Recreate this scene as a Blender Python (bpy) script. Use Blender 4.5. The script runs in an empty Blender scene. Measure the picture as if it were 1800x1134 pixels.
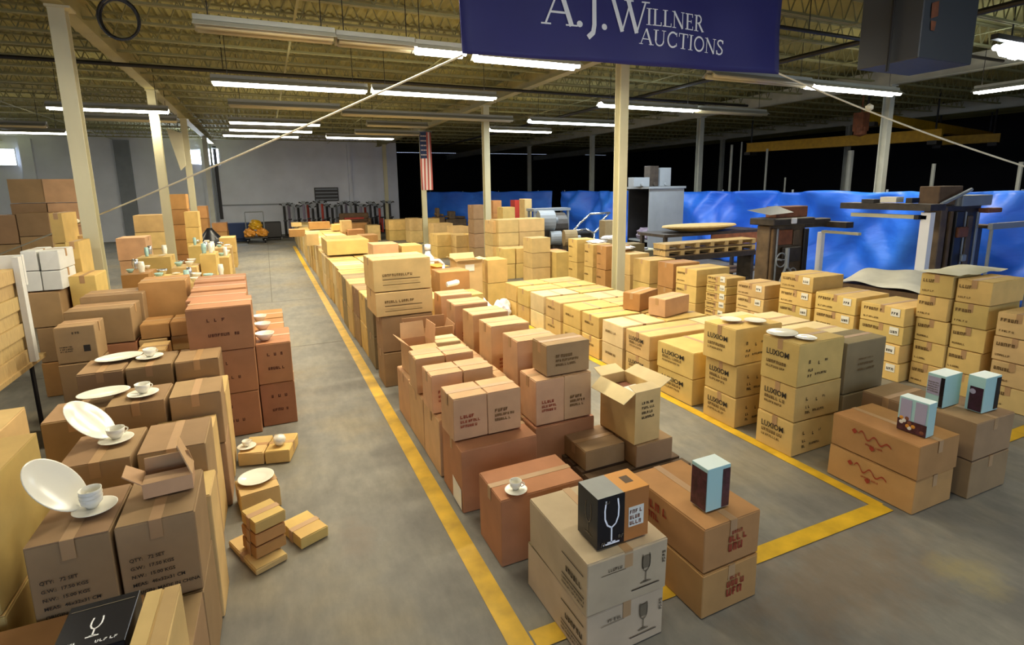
import bpy, bmesh, math, random
from mathutils import Vector, Matrix
random.seed(7)
S = bpy.context.scene
COL = S.collection
PI = math.pi
# ------------------------------------------------------------------ camera
FPX, CX, CY, H = 940.0, 900.0, 500.0, 2.3
def _cam_axes():
    Y = Vector(((464 - CX) / FPX, (335 - CY) / FPX, 1.0)).normalized()
    hd = Vector((1, -0.0147, 0))
    n = Y.cross(hd).normalized()
    if n.y > 0: n = -n
    X = Y.cross(n).normalized()
    if X.x < 0: X = -X
    return X, Y, n
AX, AY, AZ = _cam_axes()                      # world axes in lens coordinates (x right, y down, z forward)
def ray(px, py):
    d = Vector(((px - CX) / FPX, (py - CY) / FPX, 1.0))
    return Vector((AX.dot(d), AY.dot(d), AZ.dot(d)))
def P(px, py, z=0.0):                         # point of the plane z seen at a pixel of the photograph
    d = ray(px, py); t = (z - H) / d.z
    return Vector((d.x * t, d.y * t, z))
def PY(px, py, Y):
    d = ray(px, py); t = Y / d.y
    return Vector((d.x * t, Y, H + d.z * t))
def PX(px, py, X):
    d = ray(px, py); t = X / d.x
    return Vector((X, d.y * t, H + d.z * t))
cd = bpy.data.cameras.new('camera'); cam = bpy.data.objects.new('camera', cd); COL.objects.link(cam)
cd.sensor_width = 36.0; cd.lens = 36.0 * FPX / 1800.0
cd.shift_x = 0.0; cd.shift_y = -(567.0 - CY) / 1800.0
cd.clip_start = 0.05; cd.clip_end = 200
c0 = Vector((AX.x, AY.x, AZ.x)); c1 = Vector((AX.y, AY.y, AZ.y)); c2 = Vector((AX.z, AY.z, AZ.z))
M = Matrix((( c0.x, -c1.x, -c2.x, 0), (c0.y, -c1.y, -c2.y, 0), (c0.z, -c1.z, -c2.z, H), (0, 0, 0, 1)))
cam.matrix_world = M
S.camera = cam
# ------------------------------------------------------------------ world, exposure
w = bpy.data.worlds.new('world'); S.world = w; w.use_nodes = True
bg = w.node_tree.nodes['Background']; bg.inputs[0].default_value = (0.60, 0.74, 1.0, 1); bg.inputs[1].default_value = 1.05
S.view_settings.view_transform = 'Standard'; S.view_settings.look = 'None'
S.view_settings.exposure = 0.77; S.view_settings.gamma = 1.0; S.view_settings.use_curve_mapping = False
TUBE_W = 69.0                                  # watts of a lit fixture
TUBE_C = (1.0, 0.88, 0.62)
# ------------------------------------------------------------------ materials
MATS = {}
def srgb(r, g, b):
    f = lambda c: (c / 255 / 12.92) if c / 255 <= 0.04045 else ((c / 255 + 0.055) / 1.055) ** 2.4
    return (f(r), f(g), f(b), 1)
def mat(name, rgb, rough=0.6, metal=0.0, vary=0.0, noise=0.0, scale=8.0, bump=0.0, stretch=(1, 1, 1), emit=None, spec=0.5):
    if name in MATS: return MATS[name]
    m = bpy.data.materials.new(name); m.use_nodes = True; nt = m.node_tree; N = nt.nodes; L = nt.links
    b = N['Principled BSDF']; b.inputs['Roughness'].default_value = rough; b.inputs['Metallic'].default_value = metal
    b.inputs['Specular IOR Level'].default_value = spec
    col = srgb(*rgb); b.inputs['Base Color'].default_value = col
    src = None
    if vary or noise or bump:
        tc = N.new('ShaderNodeTexCoord'); mp = N.new('ShaderNodeMapping'); mp.inputs['Scale'].default_value = stretch
        L.new(tc.outputs['Object'], mp.inputs['Vector'])
        nz = N.new('ShaderNodeTexNoise'); nz.inputs['Scale'].default_value = scale; nz.inputs['Detail'].default_value = 5
        L.new(mp.outputs['Vector'], nz.inputs['Vector'])
        hs = N.new('ShaderNodeHueSaturation'); hs.inputs['Color'].default_value = col
        oi = N.new('ShaderNodeObjectInfo')
        r1 = N.new('ShaderNodeMapRange'); r1.inputs[3].default_value = 1 - vary; r1.inputs[4].default_value = 1 + vary
        L.new(oi.outputs['Random'], r1.inputs[0])
        r2 = N.new('ShaderNodeMapRange'); r2.inputs[1].default_value = 0.3; r2.inputs[2].default_value = 0.7
        r2.inputs[3].default_value = 1 - noise; r2.inputs[4].default_value = 1 + noise
        L.new(nz.outputs['Fac'], r2.inputs[0])
        mu = N.new('ShaderNodeMath'); mu.operation = 'MULTIPLY'; L.new(r1.outputs[0], mu.inputs[0]); L.new(r2.outputs[0], mu.inputs[1])
        L.new(mu.outputs[0], hs.inputs['Value'])
        r3 = N.new('ShaderNodeMapRange'); r3.inputs[3].default_value = 0.5 - vary * 0.06; r3.inputs[4].default_value = 0.5 + vary * 0.05
        mm = N.new('ShaderNodeMath'); mm.operation = 'FRACT'; m7 = N.new('ShaderNodeMath'); m7.operation = 'MULTIPLY'; m7.inputs[1].default_value = 7.3
        L.new(oi.outputs['Random'], m7.inputs[0]); L.new(m7.outputs[0], mm.inputs[0]); L.new(mm.outputs[0], r3.inputs[0]); L.new(r3.outputs[0], hs.inputs['Hue'])
        L.new(hs.outputs[0], b.inputs['Base Color'])
        if bump:
            bp = N.new('ShaderNodeBump'); bp.inputs['Strength'].default_value = bump; bp.inputs['Distance'].default_value = 0.01
            L.new(nz.outputs['Fac'], bp.inputs['Height']); L.new(bp.outputs[0], b.inputs['Normal'])
    if emit:
        b.inputs['Emission Color'].default_value = (*emit[0], 1); b.inputs['Emission Strength'].default_value = emit[1]
    MATS[name] = m
    return m
CB = dict(vary=0.12, noise=0.10, scale=5, bump=0.15, rough=0.75, spec=0.25)
m_tan = mat('cardboard_tan', (206, 174, 116), **CB)
m_yel = mat('cardboard_golden', (208, 176, 106), **CB)
m_brown = mat('cardboard_brown', (156, 126, 90), **CB)
m_pink = mat('cardboard_pinkish', (200, 160, 118), **CB)
m_red = mat('cardboard_reddish', (172, 122, 84), **CB)
m_orange = mat('cardboard_orange_brown', (178, 132, 80), **CB)
m_grey = mat('cardboard_greyish', (142, 126, 92), **CB)
m_pale = mat('cardboard_pale', (216, 194, 146), **CB)
m_beige = mat('cardboard_beige', (190, 168, 136), **CB)
m_whitebox = mat('cardboard_white', (216, 216, 210), vary=0.04, noise=0.05, rough=0.6)
m_tape = mat('packing_tape', (178, 140, 96), rough=0.5, vary=0.05, noise=0.05)
m_ink = mat('ink_black', (38, 30, 18), rough=0.7)
m_inkb = mat('ink_brown', (104, 76, 34), rough=0.7)
m_inkr = mat('ink_red', (150, 52, 22), rough=0.7)
m_inkg = mat('ink_grey', (112, 98, 74), rough=0.7)
m_paper = mat('paper_label', (226, 222, 206), rough=0.6)
m_china = mat('white_china', (236, 232, 216), rough=0.18)
m_inside = mat('box_inside', (92, 66, 40), rough=0.8, noise=0.1)
m_navy = mat('navy_vinyl', (44, 44, 112), rough=0.55, noise=0.05, scale=2)
m_white = mat('white_paint', (235, 235, 238), rough=0.5)
m_wletter = mat('white_letter', (255, 255, 255), rough=0.5)
m_rope = mat('rope', (226, 220, 196), rough=0.8)
m_col = mat('column_paint', (198, 192, 158), rough=0.5, vary=0.03, noise=0.08, scale=3, stretch=(1, 1, .3))
m_colg = mat('column_paint_grey', (178, 180, 170), rough=0.5, vary=0.03, noise=0.1, scale=3)
m_beam = mat('beam_paint', (158, 150, 104), rough=0.6, noise=0.12, scale=2)
m_joist = mat('joist_paint', (142, 140, 98), rough=0.7, vary=0.06, noise=0.12, scale=2)
m_deck = mat('deck_paint', (146, 142, 92), rough=0.75, noise=0.3, scale=0.8)
m_pipe = mat('black_pipe', (28, 24, 18), rough=0.5)
m_fix = mat('fixture_enamel', (150, 150, 138), rough=0.4, vary=0.08)
m_dead = mat('unlit_tube', (190, 178, 140), rough=0.3)
m_tube = mat('lit_tube', (255, 255, 255), rough=0.3, emit=((1.0, 0.97, 0.88), 12.0))
m_tubec = mat('lit_tube_cool', (255, 255, 255), rough=0.3, emit=((0.86, 0.95, 1.0), 12.0))
m_dark = mat('dark_metal', (34, 32, 32), rough=0.5, noise=0.15)
m_black = mat('black_plastic', (18, 18, 22), rough=0.4)
m_steel = mat('grey_steel', (132, 138, 144), rough=0.45, noise=0.08, scale=3)
m_chrome = mat('chrome_tube', (200, 204, 210), rough=0.2, metal=0.8)
m_mach = mat('rusty_machine', (92, 74, 52), rough=0.6, noise=0.35, scale=6, bump=0.3)
m_machd = mat('dark_machine', (52, 44, 36), rough=0.5, noise=0.4, scale=9, bump=0.3)
m_rust = mat('rust_brown', (126, 74, 46), rough=0.7, noise=0.3, scale=7)
m_wood = mat('raw_wood', (186, 158, 104), rough=0.7, vary=0.08, noise=0.15, scale=10, stretch=(1, 8, 1))
m_woodd = mat('dark_wood', (96, 74, 50), rough=0.75, vary=0.1, noise=0.2, scale=8)
m_yellow = mat('crane_yellow', (196, 150, 20), rough=0.5, noise=0.15)
m_wallw = mat('wall_white', (226, 230, 240), rough=0.7, noise=0.06, scale=1.2)
m_walld = mat('wall_dark', (16, 16, 24), rough=0.9)  # near-black colour puts the darkness of the right bay into its walls
m_glass = mat('daylit_glass', (230, 240, 255), rough=0.2, emit=((0.85, 0.93, 1.0), 7.0))
m_mint = mat('mint_carton', (168, 206, 200), rough=0.35)
m_minttop = mat('mint_carton_top', (226, 240, 236), rough=0.35)
m_photo = mat('dark_printed_panel', (74, 40, 44), rough=0.35, noise=0.5, scale=30)
m_lav = mat('lavender_panel', (168, 160, 178), rough=0.35)
m_blackbox = mat('black_gloss_carton', (14, 15, 24), rough=0.25)
m_orangep = mat('orange_carton_panel', (212, 144, 48), rough=0.45)
m_flagred = mat('flag_red', (184, 92, 84), rough=0.8)
m_flagblue = mat('flag_blue', (44, 60, 98), rough=0.8)
m_flagw = mat('flag_white', (222, 206, 198), rough=0.8)
m_bag = mat('white_plastic', (228, 230, 236), rough=0.35, noise=0.05)
m_trashbag = mat('black_sack', (22, 24, 30), rough=0.3)
m_redp = mat('red_paint', (168, 48, 30), rough=0.5)
m_wrap = mat('grey_stretch_wrap', (140, 122, 104), rough=0.5, noise=.2)
m_purple = mat('grey_lilac_plastic', (132, 120, 140), rough=0.5)
# concrete
def concrete():
    m = bpy.data.materials.new('concrete'); m.use_nodes = True; nt = m.node_tree; N = nt.nodes; L = nt.links
    b = N['Principled BSDF']; tc = N.new('ShaderNodeTexCoord')
    def nz(s, d, st=(1, 1, 1)):
        mp = N.new('ShaderNodeMapping'); mp.inputs['Scale'].default_value = st; L.new(tc.outputs['Object'], mp.inputs['Vector'])
        n = N.new('ShaderNodeTexNoise'); n.inputs['Scale'].default_value = s; n.inputs['Detail'].default_value = d; n.inputs['Roughness'].default_value = 0.65
        L.new(mp.outputs[0], n.inputs['Vector']); return n
    a = nz(1.1, 8); r = N.new('ShaderNodeValToRGB'); r.color_ramp.elements[0].position = 0.33; r.color_ramp.elements[1].position = 0.68
    r.color_ramp.elements[0].color = srgb(106, 103, 95); r.color_ramp.elements[1].color = srgb(140, 136, 124); L.new(a.outputs['Fac'], r.inputs[0])
    c = nz(0.55, 4); r2 = N.new('ShaderNodeValToRGB'); r2.color_ramp.elements[0].position = 0.5; r2.color_ramp.elements[1].position = 0.72
    r2.color_ramp.elements[0].color = (0, 0, 0, 1); r2.color_ramp.elements[1].color = (1, 1, 1, 1); L.new(c.outputs['Fac'], r2.inputs[0])
    mx = N.new('ShaderNodeMixRGB'); L.new(r2.outputs[0], mx.inputs[0]); L.new(r.outputs[0], mx.inputs[1]); mx.inputs[2].default_value = srgb(132, 120, 94)
    d = nz(9, 6, (1, .35, 1)); r3 = N.new('ShaderNodeMapRange'); r3.inputs[1].default_value = .35; r3.inputs[2].default_value = .7; r3.inputs[3].default_value = .82; r3.inputs[4].default_value = 1.1
    L.new(d.outputs['Fac'], r3.inputs[0]); m2 = N.new('ShaderNodeMixRGB'); m2.blend_type = 'MULTIPLY'; m2.inputs[0].default_value = 1
    L.new(mx.outputs[0], m2.inputs[1]); L.new(r3.outputs[0], m2.inputs[2]); L.new(m2.outputs[0], b.inputs['Base Color'])
    rr = N.new('ShaderNodeMapRange'); rr.inputs[3].default_value = .55; rr.inputs[4].default_value = .8; L.new(a.outputs['Fac'], rr.inputs[0]); L.new(rr.outputs[0], b.inputs['Roughness'])
    last = m2.outputs[0]
    for (sx, sy, rad, colr, ln) in ((2.9, 1.75, .7, (128, 98, 60), 2.2), (3.6, 1.45, .35, (176, 158, 92), 1.0), (.35, 3.4, .5, (112, 96, 78), .5), (-.1, 4.8, .6, (120, 112, 84), 1.0)):
        mp = N.new('ShaderNodeMapping'); mp.inputs['Location'].default_value = (-sx / (rad * ln), -sy / rad, 0); mp.inputs['Scale'].default_value = (1 / (rad * ln), 1 / rad, 1); L.new(tc.outputs['Object'], mp.inputs['Vector'])
        gr = N.new('ShaderNodeTexGradient'); gr.gradient_type = 'SPHERICAL'; L.new(mp.outputs[0], gr.inputs[0])
        n5 = nz(6, 6); k1 = N.new('ShaderNodeMath'); k1.operation = 'MULTIPLY'; L.new(gr.outputs['Fac'], k1.inputs[0]); L.new(n5.outputs['Fac'], k1.inputs[1])
        k2 = N.new('ShaderNodeMapRange'); k2.inputs[1].default_value = .18; k2.inputs[2].default_value = .42; k2.inputs[4].default_value = .38; L.new(k1.outputs[0], k2.inputs[0])
        mx5 = N.new('ShaderNodeMixRGB'); L.new(k2.outputs[0], mx5.inputs[0]); L.new(last, mx5.inputs[1]); mx5.inputs[2].default_value = srgb(*colr); last = mx5.outputs[0]
    L.new(last, b.inputs['Base Color'])
    bp = N.new('ShaderNodeBump'); bp.inputs['Strength'].default_value = .12; L.new(d.outputs['Fac'], bp.inputs['Height']); L.new(bp.outputs[0], b.inputs['Normal'])
    return m
def tarp_mat():
    m = bpy.data.materials.new('blue_tarpaulin'); m.use_nodes = True; nt = m.node_tree; N = nt.nodes; L = nt.links
    b = N['Principled BSDF']; b.inputs['Roughness'].default_value = .42
    tc = N.new('ShaderNodeTexCoord'); mp = N.new('ShaderNodeMapping'); mp.inputs['Scale'].default_value = (1, .5, 1.3); L.new(tc.outputs['Object'], mp.inputs['Vector'])
    n = N.new('ShaderNodeTexNoise'); n.inputs['Scale'].default_value = 1.1; n.inputs['Detail'].default_value = 4; n.inputs['Distortion'].default_value = .5
    L.new(mp.outputs[0], n.inputs['Vector'])
    r = N.new('ShaderNodeValToRGB'); r.color_ramp.elements[0].position = .35; r.color_ramp.elements[1].position = .7
    r.color_ramp.elements[0].color = srgb(30, 92, 212); r.color_ramp.elements[1].color = srgb(48, 122, 238); L.new(n.outputs['Fac'], r.inputs[0]); L.new(r.outputs[0], b.inputs['Base Color'])
    bp = N.new('ShaderNodeBump'); bp.inputs['Strength'].default_value = .5; bp.inputs['Distance'].default_value = .12; L.new(n.outputs['Fac'], bp.inputs['Height']); L.new(bp.outputs[0], b.inputs['Normal'])
    return m
m_conc = concrete(); m_tarp = tarp_mat()
m_line = mat('yellow_floor_paint', (206, 164, 34), rough=0.5, noise=0.22, scale=6)
# ------------------------------------------------------------------ mesh helpers
def link(name, me, m=None, parent=None, loc=(0, 0, 0), rz=0.0, rot=None):
    o = bpy.data.objects.new(name, me); COL.objects.link(o); o.location = loc
    o.rotation_euler = rot if rot else (0, 0, rz)
    if m is not None:
        for k in (m if isinstance(m, (list, tuple)) else [m]): me.materials.append(k)
    if parent is not None: o.parent = parent
    return o
def tag(o, label, cat, group=None, kind=None):
    if label: o['label'] = label
    if cat: o['category'] = cat
    if group: o['group'] = group
    if kind: o['kind'] = kind
    return o
def thing(name, label, cat, loc=(0, 0, 0), rz=0.0, group=None):
    o = bpy.data.objects.new(name, None); COL.objects.link(o); o.location = loc; o.rotation_euler = (0, 0, rz); o.empty_display_size = .1
    return tag(o, label, cat, group)
class MB:
    def __init__(s): s.v = []; s.f = []; s.mi = []
    def add(s, vs, fs, mi=0):
        b = len(s.v); s.v += [tuple(v) for v in vs]; s.f += [tuple(b + i for i in f) for f in fs]; s.mi += [mi] * len(fs); return s
    def box(s, x0, y0, z0, x1, y1, z1, mi=0):
        return s.add([(x0, y0, z0), (x1, y0, z0), (x1, y1, z0), (x0, y1, z0), (x0, y0, z1), (x1, y0, z1), (x1, y1, z1), (x0, y1, z1)],
                     [(3, 2, 1, 0), (4, 5, 6, 7), (0, 1, 5, 4), (1, 2, 6, 5), (2, 3, 7, 6), (3, 0, 4, 7)], mi)
    def bar(s, a, b, r, n=8, mi=0, r2=None):
        a = Vector(a); b = Vector(b); d = (b - a); 
        if d.length < 1e-6: return s
        d.normalize(); u = d.orthogonal().normalized(); v = d.cross(u); r2 = r if r2 is None else r2
        vs = [a + (u * math.cos(2 * PI * i / n) + v * math.sin(2 * PI * i / n)) * r for i in range(n)]
        vs += [b + (u * math.cos(2 * PI * i / n) + v * math.sin(2 * PI * i / n)) * r2 for i in range(n)]
        return s.add(vs, [(i, (i + 1) % n, n + (i + 1) % n, n + i) for i in range(n)] + [tuple(range(n))[::-1], tuple(range(n, 2 * n))], mi)
    def path(s, pts, r, n=6, mi=0):
        for a, b in zip(pts[:-1], pts[1:]): s.bar(a, b, r, n, mi)
        return s
    def lathe(s, prof, n=32, c=(0, 0, 0), mi=0):
        b = len(s.v)
        for r, z in prof:
            for i in range(n): s.v.append((c[0] + r * math.cos(2 * PI * i / n), c[1] + r * math.sin(2 * PI * i / n), c[2] + z))
        for k in range(len(prof) - 1):
            for i in range(n):
                s.f.append((b + k * n + i, b + k * n + (i + 1) % n, b + (k + 1) * n + (i + 1) % n, b + (k + 1) * n + i)); s.mi.append(mi)
        return s
    def mesh(s, name, smooth=False, bevel=0.0, seg=1):
        me = bpy.data.meshes.new(name); me.from_pydata(s.v, [], s.f)
        for p, k in zip(me.polygons, s.mi): p.material_index = k
        if bevel:
            bm = bmesh.new(); bm.from_mesh(me); bmesh.ops.bevel(bm, geom=bm.edges[:], offset=bevel, segments=seg, affect='EDGES', profile=.6); bm.to_mesh(me); bm.free()
        if smooth:
            for p in me.polygons: p.use_smooth = True
        me.update(); return me
    def build(s, name, m=None, parent=None, loc=(0, 0, 0), rz=0.0, rot=None, **k):
        return link(name, s.mesh(name, **k), m, parent, loc, rz, rot)
# ------------------------------------------------------------------ flat print helpers (plane given by origin, u, v, normal)
def text_mesh(txt, size):
    cu = bpy.data.curves.new('t', 'FONT'); cu.body = txt; cu.size = size; cu.offset = size * .018; cu.resolution_u = 2
    ob = bpy.data.objects.new('t', cu); me = bpy.data.meshes.new_from_object(ob)
    bpy.data.objects.remove(ob); return me
def place_flat(me, name, m, parent, origin, u, v, su=1.0):
    u = Vector(u).normalized(); v = Vector(v).normalized(); n = u.cross(v)
    for vv in me.vertices:
        c = vv.co.copy(); vv.co = Vector(origin) + u * c.x * su + v * c.y + n * .0012
    me.update(); return link(name, me, m, parent)
def marks(parent, name, m, origin, u, v, rows, seed=0):
    """rows of small printed blocks: (u0, u1, v, height, style) in metres"""
    rnd = random.Random(seed); mb = MB(); u = Vector(u).normalized(); v = Vector(v).normalized(); n = u.cross(v); O = Vector(origin) + n * .0012
    for (a, b, vv, h, sty) in rows:
        x = a
        if sty == 'bar':
            q = [O + u * a + v * vv, O + u * b + v * vv, O + u * b + v * (vv + h), O + u * a + v * (vv + h)]; mb.add(q, [(0, 1, 2, 3)]); continue
        while x < b - h * .3:
            wd = h * rnd.uniform(.5, .8); k = rnd.random(); t = h * .24
            segs = [(0, 0, t, h)]
            if k < .25: segs += [(0, 0, wd, t)]
            elif k < .5: segs += [(wd - t, 0, wd, h), (0, h - t, wd, h)]
            elif k < .75: segs += [(0, h - t, wd, h), (0, h * .4, wd * .8, h * .4 + t)]
            else: segs += [(wd - t, 0, wd, h), (0, 0, wd, t)]
            for (p, q, r, s_) in segs:
                mb.add([O + u * (x + p) + v * (vv + q), O + u * (x + r) + v * (vv + q), O + u * (x + r) + v * (vv + s_), O + u * (x + p) + v * (vv + s_)], [(0, 1, 2, 3)])
            x += wd + h * (.22 if rnd.random() < .85 else .6)
    o_ = mb.build(name, m, parent); o_['kind'] = 'stuff'; return o_
ORD = ['zeroth', 'first', 'second', 'third', 'fourth', 'fifth', 'sixth', 'seventh', 'eighth', 'ninth', 'tenth', 'eleventh', 'twelfth', 'thirteenth',
       'fourteenth', 'fifteenth', 'sixteenth', 'seventeenth', 'eighteenth', 'nineteenth', 'twentieth', 'twenty-first', 'twenty-second', 'twenty-third', 'twenty-fourth', 'twenty-fifth',
       'twenty-sixth', 'twenty-seventh', 'twenty-eighth', 'twenty-ninth', 'thirtieth']
USED = set()
# ------------------------------------------------------------------ cartons
def carton(x, y, z, w_, d, h, m, label, group, seam='x', tape=True, name='carton', rz=None, far=False, jit=.004):
    """closed cardboard carton, near left bottom corner at x, y, z"""
    rz = random.uniform(-1.2, 1.2) * PI / 180 if rz is None else rz
    r = lambda: random.uniform(-jit, jit)
    mb = MB(); hw, hd = w_ / 2, d / 2; g = .004
    vs = [(-hw, -hd, g), (hw, -hd, g), (hw, hd, g), (-hw, hd, g)] + [(sx * hw + r(), sy * hd + r(), h - .008 + r() * .5) for sx, sy in ((-1, -1), (1, -1), (1, 1), (-1, 1))]
    mb.add(vs, [(3, 2, 1, 0), (4, 5, 6, 7), (0, 1, 5, 4), (1, 2, 6, 5), (2, 3, 7, 6), (3, 0, 4, 7)])
    o = mb.build(name, m, None, (x + hw, y + hd, z), rz, bevel=.0045 if not far else 0)
    tag(o, label, 'cardboard box', group)
    if label in USED: o['label'] = label
    USED.add(label)
    zt = h - .0075
    if not far:
        for s in (-1, 1):
            f = MB(); e = .004
            if seam == 'x':
                a, b = (e * s, (hd - .003) * s); a, b = min(a, b), max(a, b)
                f.box(-hw + .004, a, zt, hw - .004, b, zt + .004)
            else:
                a, b = (e * s, (hw - .003) * s); a, b = min(a, b), max(a, b)
                f.box(a, -hd + .004, zt, b, hd - .004, zt + .004)
            f.build('flap', m, o)
    if tape:
        t = MB(); tw = .024; zz = zt + (.0045 if not far else .001)
        if seam == 'x':
            t.box(-hw, -tw, zz, hw, tw, zz + .0012); t.box(hw + .001, -tw, h - .09, hw + .003, tw, zz + .001); t.box(-hw - .003, -tw, h - .09, -hw - .001, tw, zz + .001)
        else:
            t.box(-tw, -hd, zz, tw, hd, zz + .0012); t.box(-tw, -hd - .003, h - .09, tw, -hd - .001, zz + .001)
        t.build('tape', m_tape, o)
    o['_dim'] = (w_, d, h)
    return o
def face(o, which):
    """origin (lower left seen from outside), u, v of a side of a carton"""
    w_, d, h = o['_dim']
    if which == 'front': return (-w_ / 2, -d / 2 - .0045, 0), (1, 0, 0), (0, 0, 1), w_, h
    if which == 'left': return (-w_ / 2 - .0045, d / 2, 0), (0, -1, 0), (0, 0, 1), d, h
    if which == 'right': return (w_ / 2 + .0045, -d / 2, 0), (0, 1, 0), (0, 0, 1), d, h
    if which == 'top': return (-w_ / 2, -d / 2, h + .001), (1, 0, 0), (0, 1, 0), w_, d
def off(O, u, v, a, b): return Vector(O) + Vector(u) * a + Vector(v) * b
LV = {1: ['single'], 2: ['lower', 'upper'], 3: ['bottom', 'middle', 'top'], 4: ['bottom', 'second-lowest', 'third-lowest', 'top'],
      5: ['bottom', 'second-lowest', 'middle', 'second-highest', 'top'],
      6: ['bottom', 'second-lowest', 'third-lowest', 'third-highest', 'second-highest', 'top']}
def stack(x, y, w_, d, hs, m, what, where, group, z0=0.0, seam='x', deco=None, jitter=.008, far=False, tape=True):
    """a stack of cartons on one spot; label = what + level + where"""
    out = []; z = z0; n = len(hs)
    for k, h in enumerate(hs):
        lv = LV[n][k]
        lab = f'{what}, {lv} of {where}' if n > 1 else f'{what}, {where}'
        mm = m[k % len(m)] if isinstance(m, (list, tuple)) else m
        o = carton(x + (random.uniform(-jitter, jitter) if k else 0), y + (random.uniform(-jitter, jitter) if k else 0), z, w_, d, h, mm, lab, group, seam, tape=tape and (k == n - 1 or not far), far=far)
        if deco: deco(o, k)
        out.append(o); z += h
    return out
# ================================================================== SETTING
def struct(name, mb, m, parent=None, **k):
    o = mb.build(name, m, parent, **k)
    if parent is None: o['kind'] = 'structure'
    return o
XL, XR, YN, YF, ZC = -17.0, 30.0, -5.0, 31.0, 5.15
f = MB(); f.add([(XL, YN - 6, 0), (XR, YN - 6, 0), (XR, 45, 0), (XL, 45, 0)], [(0, 1, 2, 3)])
floor = struct('floor', f, m_conc)
# floor slab joints and yellow aisle lines
mj = mat('joint_dark', (92, 86, 74), rough=.9)
for i, (a, b) in enumerate((((XL, 12.05), (XR, 12.05)), ((XL, 8.35), (XR, 8.35)), ((-.05, 12.05), (-.05, 30)))):
    g = MB(); 
    if a[1] == b[1]: g.box(a[0], a[1] - .006, .0005, b[0], a[1] + .006, .0015)
    else: g.box(a[0] - .006, a[1], .0005, a[0] + .006, b[1], .0015)
    g.build('joint', mj, floor)
def line(n, pts):
    g = MB(); nn = len(pts) // 2
    g.add([(x, y, .002 + .0008 * n) for x, y in pts], [(0, 1, 2, 3)]); struct('trim_%d' % n, g, m_line)
line(1, [(.93, 1.6), (1.05, 1.6), (1.0, 24), (.88, 24)])
line(2, [(3.78, 2.10), (3.88, 2.10), (3.86, 22), (3.76, 22)])
line(3, [(1.06, 2.07), (3.86, 2.02), (3.86, 2.14), (1.06, 2.19)])
line(4, [(5.2, 2.2), (8.0, 2.2), (8.0, 2.32), (5.2, 2.32)])
# walls
g = MB(); g.box(XL, YF, 0, 7.0, YF + .25, ZC); wall_back = struct('wall_back', g, m_wallw)
g = MB(); g.box(XL - .25, YN, 0, XL, YF, ZC); struct('wall_left', g, m_wallw)
g = MB(); g.box(XR, YN, 0, XR + .25, 44, ZC); struct('wall_right', g, m_walld)
g = MB(); g.box(7.0, 44, 0, XR, 44.25, ZC); struct('wall_far_right', g, m_walld)
g = MB(); g.box(6.9, YF + .25, 0, 7.0, 44, ZC); struct('wall_bay_end', g, m_walld)
# pilasters, conduit and rail on the back wall
k = 0
for px0, px1 in ((40, 62), (205, 232), (356, 364), (372, 376), (612, 618)):
    a = PY(px0, 300, YF - .2); b = PY(px1, 300, YF - .2); g = MB(); g.box(a.x, YF - .2, 0, b.x, YF - .002, 4.7)
    k += 1; g.build('pilaster', m_wallw if px0 not in (205, 372) else m_steel, wall_back)
g = MB(); g.box(PY(380, 300, YF).x, YF - .05, 1.55, PY(490, 300, YF).x, YF - .002, 1.62); g.build('wall_rail', m_steel, wall_back)
g = MB(); g.box(PY(378, 300, YF).x, YF - .06, .9, PY(384, 300, YF).x, YF - .002, 4.5); g.build('conduit', m_dark, wall_back)
# high windows
for i, (a, b, t, bt) in enumerate(((-14, 30, 262, 290), (332, 354, 264, 288), (366, 386, 262, 289))):
    p = PY(a, t, YF - .03); q = PY(b, bt, YF - .03); g = MB(); g.box(p.x, YF - .05, q.z, q.x, YF - .002, p.z)
    wn = struct('window_%d' % (i + 1), g, m_glass)
    wl = bpy.data.lights.new('daylight', 'AREA'); wl.shape = 'RECTANGLE'; wl.size = q.x - p.x; wl.size_y = p.z - q.z; wl.energy = 130 * wl.size * wl.size_y; wl.color = (.8, .9, 1.0)
    wo = bpy.data.objects.new('daylight', wl); COL.objects.link(wo); wo.parent = wn; wo.location = ((p.x + q.x) / 2, YF - .1, (p.z + q.z) / 2); wo.rotation_euler = (-PI / 2, 0, 0)
    fr = MB(); z0, z1 = q.z, p.z
    for (x0, x1, za, zb) in ((p.x - .06, p.x, z0 - .06, z1 + .06), (q.x, q.x + .06, z0 - .06, z1 + .06), (p.x, q.x, z0 - .06, z0), (p.x, q.x, z1, z1 + .06)):
        fr.box(x0, YF - .09, za, x1, YF - .002, zb)
    fr.build('window_frame', m_wallw, wn)
p = PY(552, 330, YF - .1); q = PY(596, 353, YF - .1)
g = MB(); g.box(p.x, YF - .1, q.z, q.x, YF - .002, p.z); wn = struct('window_4', g, m_dark)
for j in range(4):
    zz = q.z + (p.z - q.z) * (j + .5) / 4; g = MB(); g.box(p.x + .05, YF - .14, zz - .03, q.x - .05, YF - .101, zz + .03); g.build('slat', m_steel, wn)
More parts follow.
